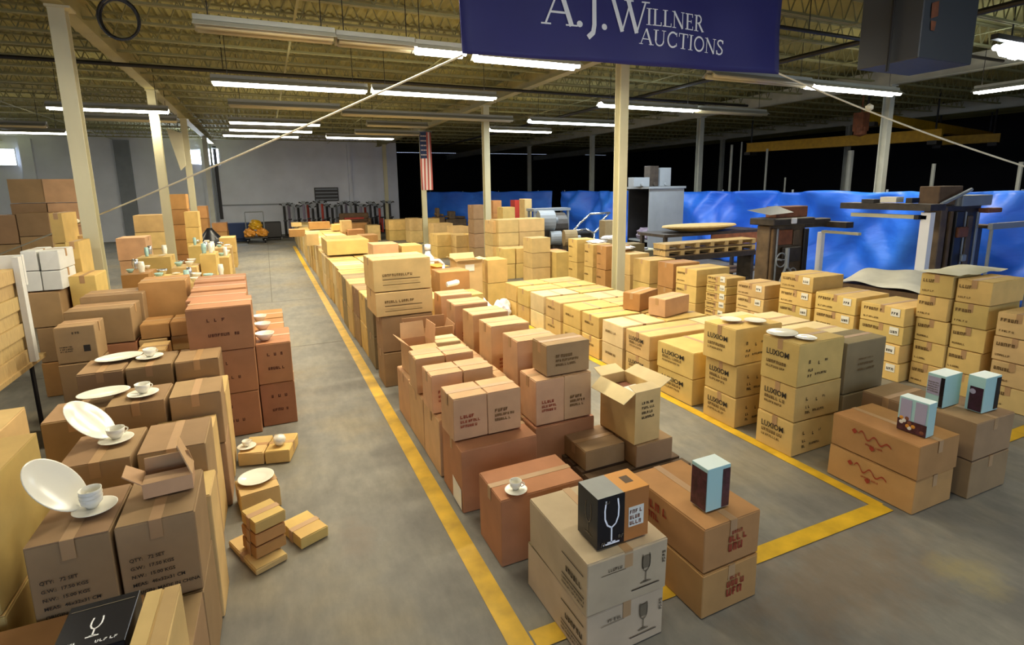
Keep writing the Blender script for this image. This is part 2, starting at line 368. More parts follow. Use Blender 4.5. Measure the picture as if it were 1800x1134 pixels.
# ceiling: ribbed deck, girders, open-web joists
g = MB(); n = 300; xs = [XL + (XR - XL) * i / n for i in range(n + 1)]
vs = []; 
for i, x in enumerate(xs):
    for dx, dz in ((0, 0), (.05, .04), (.10, .04)):
        vs += [(x + dx, YN, ZC + dz), (x + dx, 44, ZC + dz)]
g.add(vs, [(2 * i, 2 * i + 1, 2 * i + 3, 2 * i + 2) for i in range(len(vs) // 2 - 1)])
g.box(XL, YN, ZC + .1, XR + .2, 44, ZC + .14)
ceiling = struct('ceiling', g, m_deck)
def ibeam(mb, x, y0, y1, z0, z1, wd=.2, t=.018):
    mb.box(x - wd / 2, y0, z0, x + wd / 2, y1, z0 + t); mb.box(x - wd / 2, y0, z1 - t, x + wd / 2, y1, z1); mb.box(x - .006, y0, z0 + t, x + .006, y1, z1 - t)
for x in (-10.25, -2.15, 5.95, 14.1, 22.2):
    g = MB(); ibeam(g, x, YN, 43.9, 4.6, 4.97, .2 if x < 20 else .25); g.build('girder', m_beam if x < 10 else m_colg, ceiling)
jm = MB(); Lx = 8.1; nd = 27
jm.box(0, -.04, .0, Lx, -.008, .035); jm.box(0, .008, .0, Lx, .04, .035); jm.box(0, -.035, .36, Lx, -.008, .395); jm.box(0, .008, .36, Lx, .035, .395)
for i in range(nd):
    x0 = Lx * i / nd; x1 = Lx * (i + .5) / nd; x2 = Lx * (i + 1) / nd
    jm.bar((x0, 0, .37), (x1, 0, .02), .011, 4); jm.bar((x1, 0, .02), (x2, 0, .37), .011, 4)
jme = jm.mesh('joist'); jme.materials.append(m_joist)
yy = 1.0
while yy < 30.5:
    for bx in (-10.25, -2.15, 5.95, 14.1):
        o = bpy.data.objects.new('joist', jme); COL.objects.link(o); o.location = (bx, yy, 4.75); o.parent = ceiling
    yy += 1.0 if yy < 17 else 1.6
for i, y in enumerate((5.3, 9.2, 12.9, 19)):     # bridging lines under the joists
    g = MB(); g.box(-10, y, 4.735, 14, y + .03, 4.748); 
for x in (-6.2, .6, 3.3, 8.7, 11.3):
    g = MB(); g.box(x, YN, 4.738, x + .035, 31, 4.749); g.build('bridging_angle', m_joist, ceiling)
# sprinkler pipes
def pipe(pts, r, label):
    g = MB(); g.path(pts, r, 8); o = g.build('sprinkler_pipe', m_pipe)
    for k_ in range(3):
        q_ = Vector(pts[0]).lerp(Vector(pts[1]), .2 + .3 * k_); h_ = MB(); h_.bar((q_.x, q_.y, q_.z + r), (q_.x, q_.y, 5.148), .008, 5); h_.build('pipe_hanger', m_dark, o)
    tag(o, label, 'pipe'); return o
pipe([(-14, 11.9, 4.52), (13, 11.9, 4.52)], .035, 'long black pipe crossing the ceiling behind the near lit fixtures')
pipe([(-14, 5.9, 4.52), (13, 5.9, 4.52)], .03, 'black pipe crossing the ceiling nearest the viewer')
pipe([(9.2, 2.5, 4.58), (9.2, 30, 4.58)], .045, 'black pipe running lengthwise under the ceiling right of the banner')
# ------------------------------------------------------------------ columns
def column(x, y, m, label, plate=None, top=4.6):
    t = thing('steel_column', label, 'column', (x, y, 0))
    g = MB(); w_ = .175; th = .014
    g.box(-w_ / 2, -w_ / 2, .02, w_ / 2, -w_ / 2 + th, top - .03); g.box(-w_ / 2, w_ / 2 - th, .02, w_ / 2, w_ / 2, top - .03); g.box(-.006, -w_ / 2 + th, .02, .006, w_ / 2 - th, top - .03)
    g.build('shaft', m, t)
    g = MB(); g.box(-.16, -.16, 0, .16, .16, .02); g.build('base_plate', m, t)
    g = MB(); g.box(-.11, -.11, top - .03, .15, .15, top - .001); g.build('cap_plate', m, t)
    return t
column(-2.15, 8.9, m_col, 'cream steel column nearest the left edge, beside the tall brown box pile')
c2_ = column(-2.15, 15.1, m_col, 'second cream steel column along the left, rope passing it')
column(-2.15, 20.5, m_col, 'third cream steel column along the left, by a hung cream board')
column(-2.15, 27.2, m_colg, 'farthest greyish column of the left line')
column(5.95, 8.25, m_col, 'tall pale column right below the navy banner')
column(5.95, 14.8, m_col, 'pale column beside the large plain tan carton stack')
column(5.95, 21.7, m_col, 'pale column with the hanging flag')
column(5.95, 29.2, m_col, 'farthest pale column in front of the end of the white wall')
column(14.1, 8.6, m_colg, 'wide grey-cream column behind the blue tarpaulin at the right')
column(14.1, 14.9, m_colg, 'grey column behind the tarpaulin right of the steel cabinet')
column(14.1, 21.8, m_colg, 'thin-looking grey column left of the banner column, in the dark bay')
column(14.1, 28.4, m_colg, 'farthest grey column in the dark bay')
column(22.2, 15, m_colg, 'dim column deep in the dark right bay, nearer one')
column(22.2, 21.8, m_colg, 'dim column deep in the dark right bay, farther one')
# cream board hung by the third column
a = PY(292, 225, 19.5); b = PY(328, 300, 19.5)
g = MB(); g.add([(a.x, 19.5, a.z), (b.x, 19.5, a.z - .15), (b.x, 19.5, b.z + .15), (a.x + .25, 19.5, b.z)], [(0, 1, 2, 3)])
me = g.mesh('hanging_board'); o = link('hanging_board', me, m_col); sm = o.modifiers.new('s', 'SOLIDIFY'); sm.thickness = .04
for q_ in (a.x + .1, b.x - .1): g = MB(); g.bar((q_, 19.52, a.z - .2), (q_, 19.52, 5.14), .01, 5); g.build('hanger', m_dark, o)
tag(o, 'cream board hung high between the second and third left columns', 'board')
# ------------------------------------------------------------------ fluorescent fixtures
def fixture(c, L, along, lit, label, cool=False, split=None, power=1.0):
    """strip fixture centred at c, length L, tubes along x or y; split=(from, to) share of the length that is lit"""
    t = thing('strip_light', label, 'ceiling light', c, 0 if along == 'x' else PI / 2, 'fluorescent strip lights')
    g = MB(); hl = L / 2
    g.add([(-hl, -.17, 0), (hl, -.17, 0), (hl, -.06, .07), (-hl, -.06, .07), (-hl, .17, 0), (hl, .17, 0), (hl, .06, .07), (-hl, .06, .07)],
          [(0, 1, 2, 3), (5, 4, 7, 6), (3, 2, 6, 7)]); 
    me = g.mesh('reflector'); r = link('reflector', me, m_fix, t); s_ = r.modifiers.new('s', 'SOLIDIFY'); s_.thickness = .006
    g = MB(); g.box(-hl, -.055, .075, hl, .055, .13); g.build('housing', m_fix, t)
    for sx in (-hl * .8, hl * .8): g = MB(); g.bar((sx, 0, .13), (sx, 0, 5.148 - c[2]), .006, 5); g.build('hanger', m_dark, t)
    for s in (-1, 1):
        g = MB(); g.bar((-hl + .03, .08 * s, .005), (hl - .03, .08 * s, .005), .042, 8)
        g.build('tube', (m_tubec if cool else m_tube) if lit else m_dead, t, smooth=True)
    if lit:
        ld = bpy.data.lights.new('tube_glow', 'AREA'); ld.shape = 'RECTANGLE'; ld.size = L * .96; ld.size_y = .2
        ld.energy = TUBE_W * power * L / 2.6; ld.color = (.82, .93, 1.0) if cool else TUBE_C
        lo = bpy.data.objects.new('tube_glow', ld); COL.objects.link(lo); lo.parent = t; lo.location = (0, 0, -.045)
        lu = ld.copy(); lu.energy = ld.energy * .08 * min(power, .6); lu.size_y = .1                     # added lamp facing up to brighten the ceiling
        lo = bpy.data.objects.new('uplight', lu); COL.objects.link(lo); lo.parent = t; lo.location = (0, 0, .14); lo.rotation_euler = (PI, 0, 0)
    return t
ZL = 4.1
def fxp(p0, p1, z, lit, label, **k):
    a = P(*p0, z); b = P(*p1, z)
    if abs(b.x - a.x) > abs(b.y - a.y):
        return fixture(((a.x + b.x) / 2, (a.y + b.y) / 2, z), abs(b.x - a.x) - .02, 'x', lit, label, **k)
    return fixture(((a.x + b.x) / 2, (a.y + b.y) / 2, z), abs(b.y - a.y) - .02, 'y', lit, label, **k)
fxp((338, 46), (590, 72), ZL, False, 'unlit double tube light at the top left, nearest row, left end')
fxp((590, 72), (728, 88), ZL, False, 'unlit tube light just left of the banner')
fxp((728, 88), (820, 97), ZL, True, 'short bright light touching the left edge of the banner')
fxp((832, 102), (1018, 118), ZL, True, 'lit tube light just under the left half of the banner')
fxp((370, 146), (648, 160), ZL, True, 'long lit tube light left of centre, second row')
fxp((652, 161), (873, 173), ZL, True, 'lit tube light ending above the flagless pale column, second row')
fxp((80, 189), (298, 197), ZL, True, 'lit tube light behind the nearest left column')
fxp((-60, 232), (113, 233), ZL, True, 'lit tube light at the left edge of the picture')
fxp((400, 213), (563, 221), ZL, True, 'uppermost of three lit tube lights crossed by the rope')
fxp((400, 226), (549, 233), ZL, True, 'middle one of three lit tube lights crossed by the rope')
fxp((390, 237), (526, 241), ZL, True, 'lowest of three lit tube lights crossed by the rope')
fxp((574, 240), (690, 245), ZL, True, 'small lit tube light over the far wall, left of the flag')
fxp((625, 233), (735, 238), ZL, False, 'unlit pale tube light just left of the flag column')
fxp((645, 219), (750, 224), ZL, False, 'unlit tube light above the flag')
fxp((600, 200), (900, 213), ZL, False, 'long unlit tube light in front of the flag row')
fxp((400, 184), (598, 194), ZL, False, 'long unlit tube light behind the second lit row')
fxp((120, 208), (312, 213), ZL, False, 'unlit tube light between the first two left columns')
fxp((-70, 219), (82, 222), ZL, False, 'unlit tube light above the lit one at the left edge')
fxp((1056, 184), (1222, 195), ZL, True, 'lit cool tube light crossed by the banner column', cool=True)
fxp((1224, 195), (1345, 202), ZL, False, 'unlit tube light right of the banner column')
fxp((935, 212), (1077, 221), ZL, True, 'lit cool tube light left of the banner column', cool=True)
fxp((862, 228), (965, 233), ZL, True, 'small lit tube light right of the middle pale column')
fxp((1248, 133), (1420, 151), ZL, False, 'unlit tube light under the right corner of the banner')
fxp((1424, 151), (1572, 167), ZL, True, 'lit tube light left of the wide grey column')
fxp((1712, 163), (1830, 147), 4.1, True, 'lit tube light at the right edge of the picture')

for x_, y_, nm_, pw_ in ((-3.6, 5.5, 'above the left table', .5), (.7, 5.5, 'overhead, left of the banner top', .95), (3.3, 5.5, 'overhead, behind the banner top', 1.1), (1.8, 1.4, 'above the viewer', .07), (5.6, 1.4, 'above the near right corner', .1)):
    fixture((x_, y_, 4.4), 2.5, 'x', True, 'lit tube light ' + nm_, power=pw_)  # fixtures added out of view to brighten the foreground and banner
# lamp cluster at the top right
cl = PY(1775, 88, 5.0)
t = thing('lamp_cluster', 'cluster of bright round lamps at the top right corner', 'ceiling light', (cl.x, cl.y, cl.z))
g = MB(); g.box(-.5, -.05, .12, .6, .05, .2); g.bar((0, 0, .2), (0, 0, 5.14 - cl.z), .012); g.build('mount', m_dark, t)
for dx, r in ((-.42, .05), (-.1, .12), (.2, .14), (.5, .12)):
    g = MB(); g.lathe([(0.001, -r), (r * .7, -r * .7), (r, 0), (r * .7, r * .7), (.001, r)], 14, (dx, 0, 0)); g.build('bulb', m_tubec, t, smooth=True)
# ------------------------------------------------------------------ banner with lettering and ropes
BY = 5.0
tl = PY(803, -40, BY); bl = PY(813, 94, BY); br = PY(1368, 131, BY); tr = PY(1378, -40, BY)
def wave(x, z): return BY + .012 * math.sin(x * 5.1 + z * 2) + .008 * math.sin(x * 2.3 - z * 6)
ban = thing('banner', 'navy auction banner with white serif lettering hanging from the ceiling', 'banner', (bl.x, BY, bl.z))
g = MB(); nx, nz = 40, 14; vs = []
for j in range(nz + 1):
    for i in range(nx + 1):
        a = i / nx; b = j / nz; lo = bl.lerp(br, a); hi = tl.lerp(tr, a); q = lo.lerp(hi, b)
        vs.append((q.x - bl.x, wave(q.x, q.z) - BY, q.z - bl.z))
g.add(vs, [(j * (nx + 1) + i, j * (nx + 1) + i + 1, (j + 1) * (nx + 1) + i + 1, (j + 1) * (nx + 1) + i) for j in range(nz) for i in range(nx)])
o = g.build('cloth', m_navy, ban, smooth=True); s_ = o.modifiers.new('s', 'SOLIDIFY'); s_.thickness = .004
g = MB()
for q in (tl, tr, tl.lerp(tr, .5)): g.bar((q.x - bl.x, 0, q.z - bl.z - .05), (q.x - bl.x, 0, 5.14 - bl.z), .008, 6)
g.bar((tl.x - bl.x, 0, tl.z - bl.z), (tr.x - bl.x, 0, tr.z - bl.z), .015); g.build('hanging_pole', m_dark, ban)
def arc(cx, cy, rx, ry, a0, a1, n=14): return [(cx + rx * math.cos(math.radians(a0 + (a1 - a0) * i / n)), cy + ry * math.sin(math.radians(a0 + (a1 - a0) * i / n))) for i in range(n + 1)]
T, Th = .15, .06
def serif(x, y, w_=.3): return ([(x - w_ / 2, y), (x + w_ / 2, y)], .045)
GL = {
 'A': (.86, [([(.06, 0), (.41, 1)], Th), ([(.41, 1.0), (.76, 0)], T), ([(.18, .34), (.62, .34)], Th), serif(.08, .02, .26), serif(.76, .02, .32)]),
 'J': (.42, [([(.24, .98), (.24, .1), (.2, -.12), (.06, -.26)], T), serif(.24, .98, .34)]),
 'W': (1.22, [([(.12, 1), (.4, 0)], T), ([(.4, 0), (.66, 1)], Th), ([(.58, 1), (.84, 0)], T), ([(.84, 0), (1.1, 1)], Th), serif(.12, .98, .3), serif(1.1, .98, .24), serif(.6, .98, .28)]),
 'I': (.38, [([(.18, 0), (.18, 1)], T), serif(.18, .02, .34), serif(.18, .98, .34)]),
 'L': (.66, [([(.18, 0), (.18, 1)], T), serif(.18, .98, .34), ([(.02, .03), (.58, .03)], Th), ([(.58, .0), (.58, .24)], Th)]),
 'N': (.92, [([(.14, 0), (.14, 1)], Th), ([(.12, 1), (.74, 0)], T), ([(.74, 0), (.74, 1)], Th), serif(.14, .02, .26), serif(.1, .98, .24), serif(.74, .98, .26)]),
 'E': (.68, [([(.18, 0), (.18, 1)], T), ([(.02, .03), (.58, .03)], Th), ([(.02, .97), (.56, .97)], Th), ([(.18, .52), (.46, .52)], Th), ([(.58, 0), (.58, .24)], Th), ([(.55, 1), (.55, .78)], Th), ([(.46, .42), (.46, .62)], Th)]),
 'R': (.78, [([(.18, 0), (.18, 1)], T), serif(.18, .02, .34), ([(.02, .97), (.34, .97)], Th), (arc(.34, .74, .2, .235, 90, -90), .11), ([(.18, .5), (.34, .5)], Th), ([(.36, .5), (.7, 0)], T), serif(.7, .02, .18)]),
 'U': (.9, [([(.18, 1), (.18, .32)], T), (arc(.44, .32, .26, .3, 180, 360), .1), ([(.7, .32), (.7, 1)], Th), serif(.18, .98, .34), serif(.7, .98, .28)]),
 'C': (.84, [(arc(.44, .5, .34, .47, 50, 310, 22), .12), ([(.7, .98), (.7, .72)], Th), ([(.7, .3), (.72, .1)], Th)]),
 'T': (.76, [([(.36, 0), (.36, 1)], T), serif(.36, .02, .34), ([(.03, .97), (.69, .97)], Th), ([(.04, 1), (.04, .76)], Th), ([(.68, 1), (.68, .76)], Th)]),
 'O': (.94, [(arc(.46, .5, .36, .46, 0, 360, 28), .12)]),
 'S': (.62, [([(.5, .8), (.44, .94), (.28, .98), (.13, .9), (.1, .74), (.2, .6), (.36, .48), (.48, .34), (.48, .16), (.36, .04), (.2, .02), (.08, .1), (.05, .26)], .11), ([(.5, .98), (.5, .74)], Th), ([(.05, 0), (.05, .28)], Th)]),
 '.': (.3, [(arc(.12, .08, .045, .045, 0, 360, 10), .09)]),
}
def serif_text(txt, p0, p1, ph, parent, caps=None):
    """set txt on the banner plane between the photo's baseline ends p0, p1, letter height up to the point ph"""
    a = PY(*p0, BY); b = PY(*p1, BY); h = (PY(*ph, BY) - a).length
    u = (b - a); tot = sum(GL[c][0] for c in txt); su = u.length / tot; u.normalize(); v = Vector((0, 0, 1)); x = 0
    for c in txt:
        mb = MB()
        for pts, wd in GL[c][1]:
            for (p, q) in zip(pts[:-1], pts[1:]):
                P0 = Vector((p[0] * su, p[1] * h)); P1 = Vector((q[0] * su, q[1] * h)); dd = P1 - P0
                if dd.length < 1e-5: continue
                dd.normalize(); nn = Vector((-dd.y, dd.x)) * wd * h / 2; e = dd * wd * h * (.12 if len(pts) > 2 else 0)
                qs = []
                for s2 in (P0 - e - nn, P1 + e - nn, P1 + e + nn, P0 - e + nn):
                    w3 = a + u * (x * su + s2.x) + v * s2.y
                    qs.append((w3.x - bl.x, wave(w3.x, w3.z) - BY - .009, w3.z - bl.z))
                mb.add(qs, [(0, 1, 2, 3)])
        me = mb.mesh('letter'); link('letter', me, m_wletter, parent); x += GL[c][0]
serif_text('A.J.', (955, 41), (1072, 54), (955, -26), ban)
serif_text('W', (1070, 53), (1140, 61), (1070, -6), ban)
serif_text('ILLNER', (1135, 44), (1236, 57), (1135, 14), ban)
serif_text('AUCTIONS', (1124, 77), (1273, 97), (1124, 49), ban)
def rope(p, q, label, knots=()):
    g = MB(); pts = []
    for i in range(25):
        a = i / 24; r = p.lerp(q, a); r.z -= .05 * math.sin(PI * a); pts.append(r)
    g.path(pts, .011, 5)
    o = g.build('rope', m_rope); tag(o, label, 'rope')
    for kk in knots:
        r = p.lerp(q, kk); g = MB(); g.lathe([(.001, -.05), (.045, -.02), (.045, .02), (.001, .05)], 8, r); g.build('knot', m_rope, o)
rope(PY(813, 97, BY) + Vector((0, 0, 0)), PY(0, 447, 11.6), 'pale rope from the banner down to the left wall side', (.74,))
rope(PY(1368, 129, BY), PY(1830, 302, 3.4), 'pale rope from the banner down to the right', (.35,))
# ================================================================== TARPAULIN FENCE AND DARK BAY
def tarp(p, q, label, n=90, amp=.10, ztop=2.1, seed=1, mm=None):
    p = Vector(p); q = Vector(q); d = (q - p); L = d.length; u = d.normalized(); nrm = Vector((u.y, -u.x, 0)); g = MB(); m = 26; vs = []
    rnd = random.Random(seed); ph = [rnd.uniform(0, 6) for _ in range(8)]
    for j in range(m + 1):
        b = j / m
        for i in range(n + 1):
            s = L * i / n
            top = ztop - .03 * abs(math.sin(s * 1.1 + ph[0])) - .02 * math.sin(s * 3.3 + ph[1])
            a = amp * (math.sin(s * 2.2 + ph[2] + 1.6 * (1 - b)) * .6 + math.sin(s * 5.1 + ph[3] - 4.2 * b) * .4 * (.3 + b) + abs(math.sin(s * 1.3 + b * 2.6 + ph[6])) ** 6 * .9 - abs(math.sin(s * 1.9 - b * 3.1 + ph[7])) ** 8 * .7 + math.sin(s * .9 + b * 5 + ph[4]) * .6 + math.sin(s * 8 + b * 9 + ph[5]) * .12)
            z = .012 + (top - .012) * b; k = p + u * s + nrm * a; vs.append((k.x, k.y, z))
    g.add(vs, [(j * (n + 1) + i, j * (n + 1) + i + 1, (j + 1) * (n + 1) + i + 1, (j + 1) * (n + 1) + i) for j in range(m) for i in range(n)])
    t = thing('tarpaulin_fence', label, 'tarpaulin'); o = g.build('tarpaulin', mm or m_tarp, t, smooth=True); s_ = o.modifiers.new('s', 'SOLIDIFY'); s_.thickness = .004
    k = 0
    while k * 2.4 < L:
        c = p + u * (k * 2.4) - nrm * .35; r = MB(); r.bar((c.x, c.y, 0), (c.x, c.y, ztop + .02), .025, 8); r.build('post', m_steel, t); k += 1
    return t
tarp((12.4, 22.0, 0), (12.4, 1.2, 0), 'bright blue tarpaulin hung as a fence behind the machines', 170, .2)
tarp((8.2, 29.5, 0), (12.3, 22.4, 0), 'shadowed blue tarpaulin fence in the far corner beside the white wall', 60, .05, seed=3)
def girder(a, b, h, wd, label, m=m_yellow):
    a = Vector(a); b = Vector(b); L = (b - a).length; t = thing('crane_girder', label, 'crane', a, math.atan2(b.y - a.y, b.x - a.x))
    g = MB(); g.box(0, -wd / 2, 0, L, wd / 2, .02); g.box(0, -wd / 2, h - .02, L, wd / 2, h); g.box(0, -wd * .3, .02, L, wd * .3, h - .02); g.build('beam', m, t)
    for x in (0.02, L - .3):
        g = MB(); g.box(x, -wd, -.12, x + .25, wd, -.002); g.build('end_truck', m_dark, t)
        g = MB(); g.bar((x + .12, 0, h), (x + .12, 0, 5.14 - a.z), .03, 6); g.build('hanger', m_dark, t)
    return t
a = P(1314, 268, 3.55); b = P(1655, 247, 3.55)
girder(a, b, .36, .3, 'long yellow crane girder above the tarpaulin at the right')
a = P(1640, 256, 3.6); b = P(1757, 250, 3.6); girder(a, b, .3, .3, 'short yellow crane girder section at the far right')
a = P(1520, 215, 4.0); b = P(1740, 246, 4.0); girder(a, b, .3, .25, 'dim yellow crane beam slanting behind the wide grey column')
h = P(1526, 212, 4.0); g = MB(); g.box(-.14, -.14, -.3, .14, .14, .2); g.bar((0, 0, .2), (0, 0, 5.14 - h.z), .02, 6); g.lathe([(.001, -.45), (.16, -.4), (.16, -.2), (.001, -.15)], 14)
tag(g.build('crane_hoist', m_rust, None, (h.x - .3, h.y, h.z)), 'orange crane hoist left of the wide grey column', 'hoist')
for i, (px, py0, py1, r) in enumerate(((1283, 255, 330, .05), (1345, 262, 330, .04), (1380, 312, 332, .03), (1491, 265, 332, .09), (1638, 288, 330, .05), (1790, 285, 330, .05), (1300, 250, 330, .03))):
    q = PX(px, 320, 17.0); g = MB(); g.bar((0, 0, 0), (0, 0, min(4.4, PX(px, py0, 17.0).z)), r, 8); g.box(-.12, -.12, 0, .12, .12, .015)
    tag(g.build('bay_post', m_colg, None, (q.x, q.y, 0)), 'thin dim post in the dark bay, %s from the left' % ORD[sorted([1283, 1345, 1380, 1491, 1638, 1790, 1300]).index(px) + 1], 'post', 'thin posts in the dark bay')
# hanging unit heater top right
g0 = PY(1614, 101, 3.9); g1 = PY(1712, 76, 3.9)
ht = thing('unit_heater', 'dark grey box heater hanging at the top right', 'heater', (g0.x, 3.9, g0.z))
g = MB(); g.box(0, 0, 0, g1.x - g0.x, .7, 1.15); g.build('casing', mat('heater_grey', (66, 70, 74), rough=.5), ht, bevel=.01)
g = MB()
for i in range(7): g.box(g1.x - g0.x + .002, .06, .12 + i * .13, g1.x - g0.x + .02, .64, .2 + i * .13)
g.build('louvre', m_black, ht)
g = MB(); g.add([(.13, -.012, .42), (.26, -.012, .46), (.25, -.012, .62), (.12, -.012, .58)], [(0, 1, 2, 3)]); g.add([(.15, -.012, .3), (.22, -.012, .3), (.24, -.012, .4), (.14, -.012, .4)], [(0, 1, 2, 3)]); g.build('emblem', m_rust, ht)
g = MB(); g.bar((.1, .35, 1.15), (.1, .35, 5.14 - g0.z), .012); g.bar((.5, .35, 1.15), (.5, .35, 5.14 - g0.z), .012); g.bar((-.05, .3, -.1), (-.05, .3, 5.14 - g0.z), .02); g.build('hanger', m_pipe, ht)
# coil of black cable under the ceiling
q = PY(209, 33, 8.0); g = MB(); pts = [(.2 * math.cos(2 * PI * i / 24) , 0, .23 * math.sin(2 * PI * i / 24)) for i in range(25)]
g.path(pts, .018, 6); g.path([(p_[0] * .93, .04, p_[2] * .95) for p_ in pts], .016, 6); g.bar((0, .02, .22), (0, .02, 5.14 - q.z), .01)
tag(g.build('cable_coil', m_black, None, q), 'ring of black cable hanging near the left girder', 'cable')
# flag on the third pale column
q = PY(737, 232, 21.45); q2 = PY(761, 334, 21.45); fw, fh = q2.x - q.x, q.z - q2.z
fl = thing('flag', 'faded stars and stripes flag hanging upright on a pale column', 'flag', (q.x, 21.45, q2.z))
ns = 7
for i in range(ns):
    g = MB(); a0 = fw * i / ns; a1 = fw * (i + 1) / ns; vs = []
    zt_ = fh * .55 if i < 4 else fh
    for j in range(9):
        for a in (a0, a1): vs.append((a, .04 * math.sin(a * 9 + j * .3), zt_ * j / 8))
    g.add(vs, [(2 * j, 2 * j + 1, 2 * j + 3, 2 * j + 2) for j in range(8)]); g.build('stripe', m_flagred if i % 2 == 0 else m_flagw, fl)
g = MB(); vs = []
for j in range(9):
    for i in range(5):
        a = fw * 4 / ns * i / 4; vs.append((a, .04 * math.sin(a * 9 + j * .3), fh * .55 + fh * .45 * j / 8))
g.add(vs, [(j * 5 + i, j * 5 + i + 1, (j + 1) * 5 + i + 1, (j + 1) * 5 + i) for j in range(8) for i in range(4)]); g.build('canton', m_flagblue, fl)
g = MB()
for r_ in range(5):
    for c_ in range(4):
        x0 = fw * .06 + c_ * fw * .13; z0 = fh * (.6 + r_ * .08); g.box(x0, -.045, z0, x0 + .035, -.04, z0 + .05)
g.build('stars', m_flagw, fl)['kind'] = 'stuff'
g = MB(); g.bar((-.05, 0, fh + .02), (fw + .05, 0, fh + .02), .015); g.bar((fw * .5, 0, fh + .02), (fw * .5, .2, fh + .02), .012); g.build('flag_rod', m_steel, fl)
# ================================================================== LEFT BLOCK
GA = 'cartons of the left block'
def cart3(fl_, fr_, bl_, zt, zb, m, label, group, seam='x', **k):
    a = P(*fl_, zt); b = P(*fr_, zt); c = P(*bl_, zt); w_ = (b - a).length; d = (c - a).length; ang = math.atan2(b.y - a.y, b.x - a.x)
    if abs(ang) > .5 and k.get('clamp', True): ang = 0
    k.pop('clamp', None)
    ctr = a + (b - a) / 2 + Vector((-math.sin(ang), math.cos(ang), 0)) * d / 2
    return carton(ctr.x - w_ / 2, ctr.y - d / 2, zb, w_, d, zt - zb, m, label, group, seam, rz=ang, **k)
TX = ['QTY:   72 SET', 'G.W.:  17.50 KGS', 'N.W.:  15.00 KGS', 'MEAS:  46x32x31 CM', 'ORIGIN: MADE IN CHINA']
def ship_marks(o, seed=0):
    O, u, v, W_, H_ = face(o, 'front')
    for i, t_ in enumerate(TX):
        me = text_mesh(t_, .0225 * W_ / .3); place_flat(me, 'print', m_ink, o, off(O, u, v, W_ * .12, H_ * (.56 - i * .1)), u, v)
rowsA = [(2.57, [(-1.01, .295), (-.705, .3)], .9, 'front row'), (3.30, [(-1.10, .33), (-.76, .33)], .9, 'second row'),
         (4.17, [(-1.43, .33), (-1.08, .34), (-.73, .32)], .9, 'third row'), (5.06, [(-1.47, .31), (-1.15, .33), (-.81, .33)], .9, 'fourth row')]
A = {}
side = {2: ['left', 'right'], 3: ['left', 'middle', 'right']}
for ri, (y0, cs, zt, nm) in enumerate(rowsA):
    for ci, (x0, w_) in enumerate(cs):
        hs = [.5, .4] if not (ri == 2 and ci == 0) else [.5, .36]
        A[ri, ci] = stack(x0, y0, w_ - .006, .41 if ri != 2 else .36, hs, [m_brown, m_brown], 'brown dinnerware carton', '%s stack in the %s from the viewer, left block' % (side[len(cs)][ci], nm), GA, seam='y', jitter=.004)
    if ri < 3:
        yb = y0 + .43; dd = rowsA[ri + 1][0] - yb - .015
        if dd > .15: carton(cs[-1][0] - .05, yb, 0, .36, dd, .74, m_tan, 'tan carton in the gap behind the %s of the left block' % nm, GA, 'y')
ship_marks(A[0, 0][1]); ship_marks(A[0, 1][1])
o = A[3, 1][1]
# near bottom-left group
o_or = carton(-1.36, 2.12, 0, .73, .43, .58, m_orange, 'orange-brown carton at the bottom left corner under the black glass box', GA, 'x')
carton(-.615, 2.12, 0, .2, .42, .52, m_brown, 'narrow brown carton at the bottom left under the tall tan box', GA, 'y')
carton(-.512, 1.74, .525, .11, .34, .375, m_tan, 'tall plain tan box at the bottom left beside the black glass box', GA, 'y', tape=False)
def wineglass(mb, O, u, v, h, t=.004, wd=.34):
    """outline drawing of a stemmed glass"""
    O = Vector(O); u = Vector(u); v = Vector(v); pts = [(-wd * .42, 1), (-wd * .5, .8), (-wd * .48, .6), (-wd * .3, .45), (0, .38), (wd * .3, .45), (wd * .48, .6), (wd * .5, .8), (wd * .42, 1)]
    def seg(a, b):
        A_ = O + u * a[0] * h + v * a[1] * h; B_ = O + u * b[0] * h + v * b[1] * h; dd = (B_ - A_).normalized(); nn = u.cross(v).normalized().cross(dd) * t
        mb.add([A_ - nn, B_ - nn, B_ + nn, A_ + nn], [(0, 1, 2, 3)])
    for a, b in zip(pts[:-1], pts[1:]): seg(a, b)
    seg((0, .38), (0, .04)); seg((-.2, .02), (.2, .02)); seg((-.1, .05), (.1, .05))
bb = MB(); bb.box(-.1, -.12, 0, .1, .12, .31)
o = bb.build('glassware_box', m_blackbox, None, (-.63, 1.985, .585), bevel=.002); tag(o, 'glossy black glassware box at the bottom left on an orange-brown carton', 'box')
g = MB(); wineglass(g, (0, -.06, .3115), (1, 0, 0), (0, 1, 0), .09, .0025); g.build('print', m_wletter, o)
g = MB(); g.add([(-.09, .085, .3115), (.09, .085, .3115), (.09, .088, .3115), (-.09, .088, .3115)], [(0, 1, 2, 3)]); g.build('print', m_inkg, o)
marks(o, 'print', m_wletter, (-.085, -.1, .3105), (1, 0, 0), (0, 1, 0), [(0, .05, .02, .012, 't'), (.1, .16, .005, .012, 't')], 4)
# cartons at the left edge
stack(-1.72, 2.62, .6, .6, [.6, .55], m_yel, 'golden tan carton', 'stack at the left edge beside the plates', GA, seam='y')
stack(-1.95, 3.32, .6, .5, [.55, .55], m_tan, 'tan carton', 'stack behind the left-edge stack', GA, seam='y')
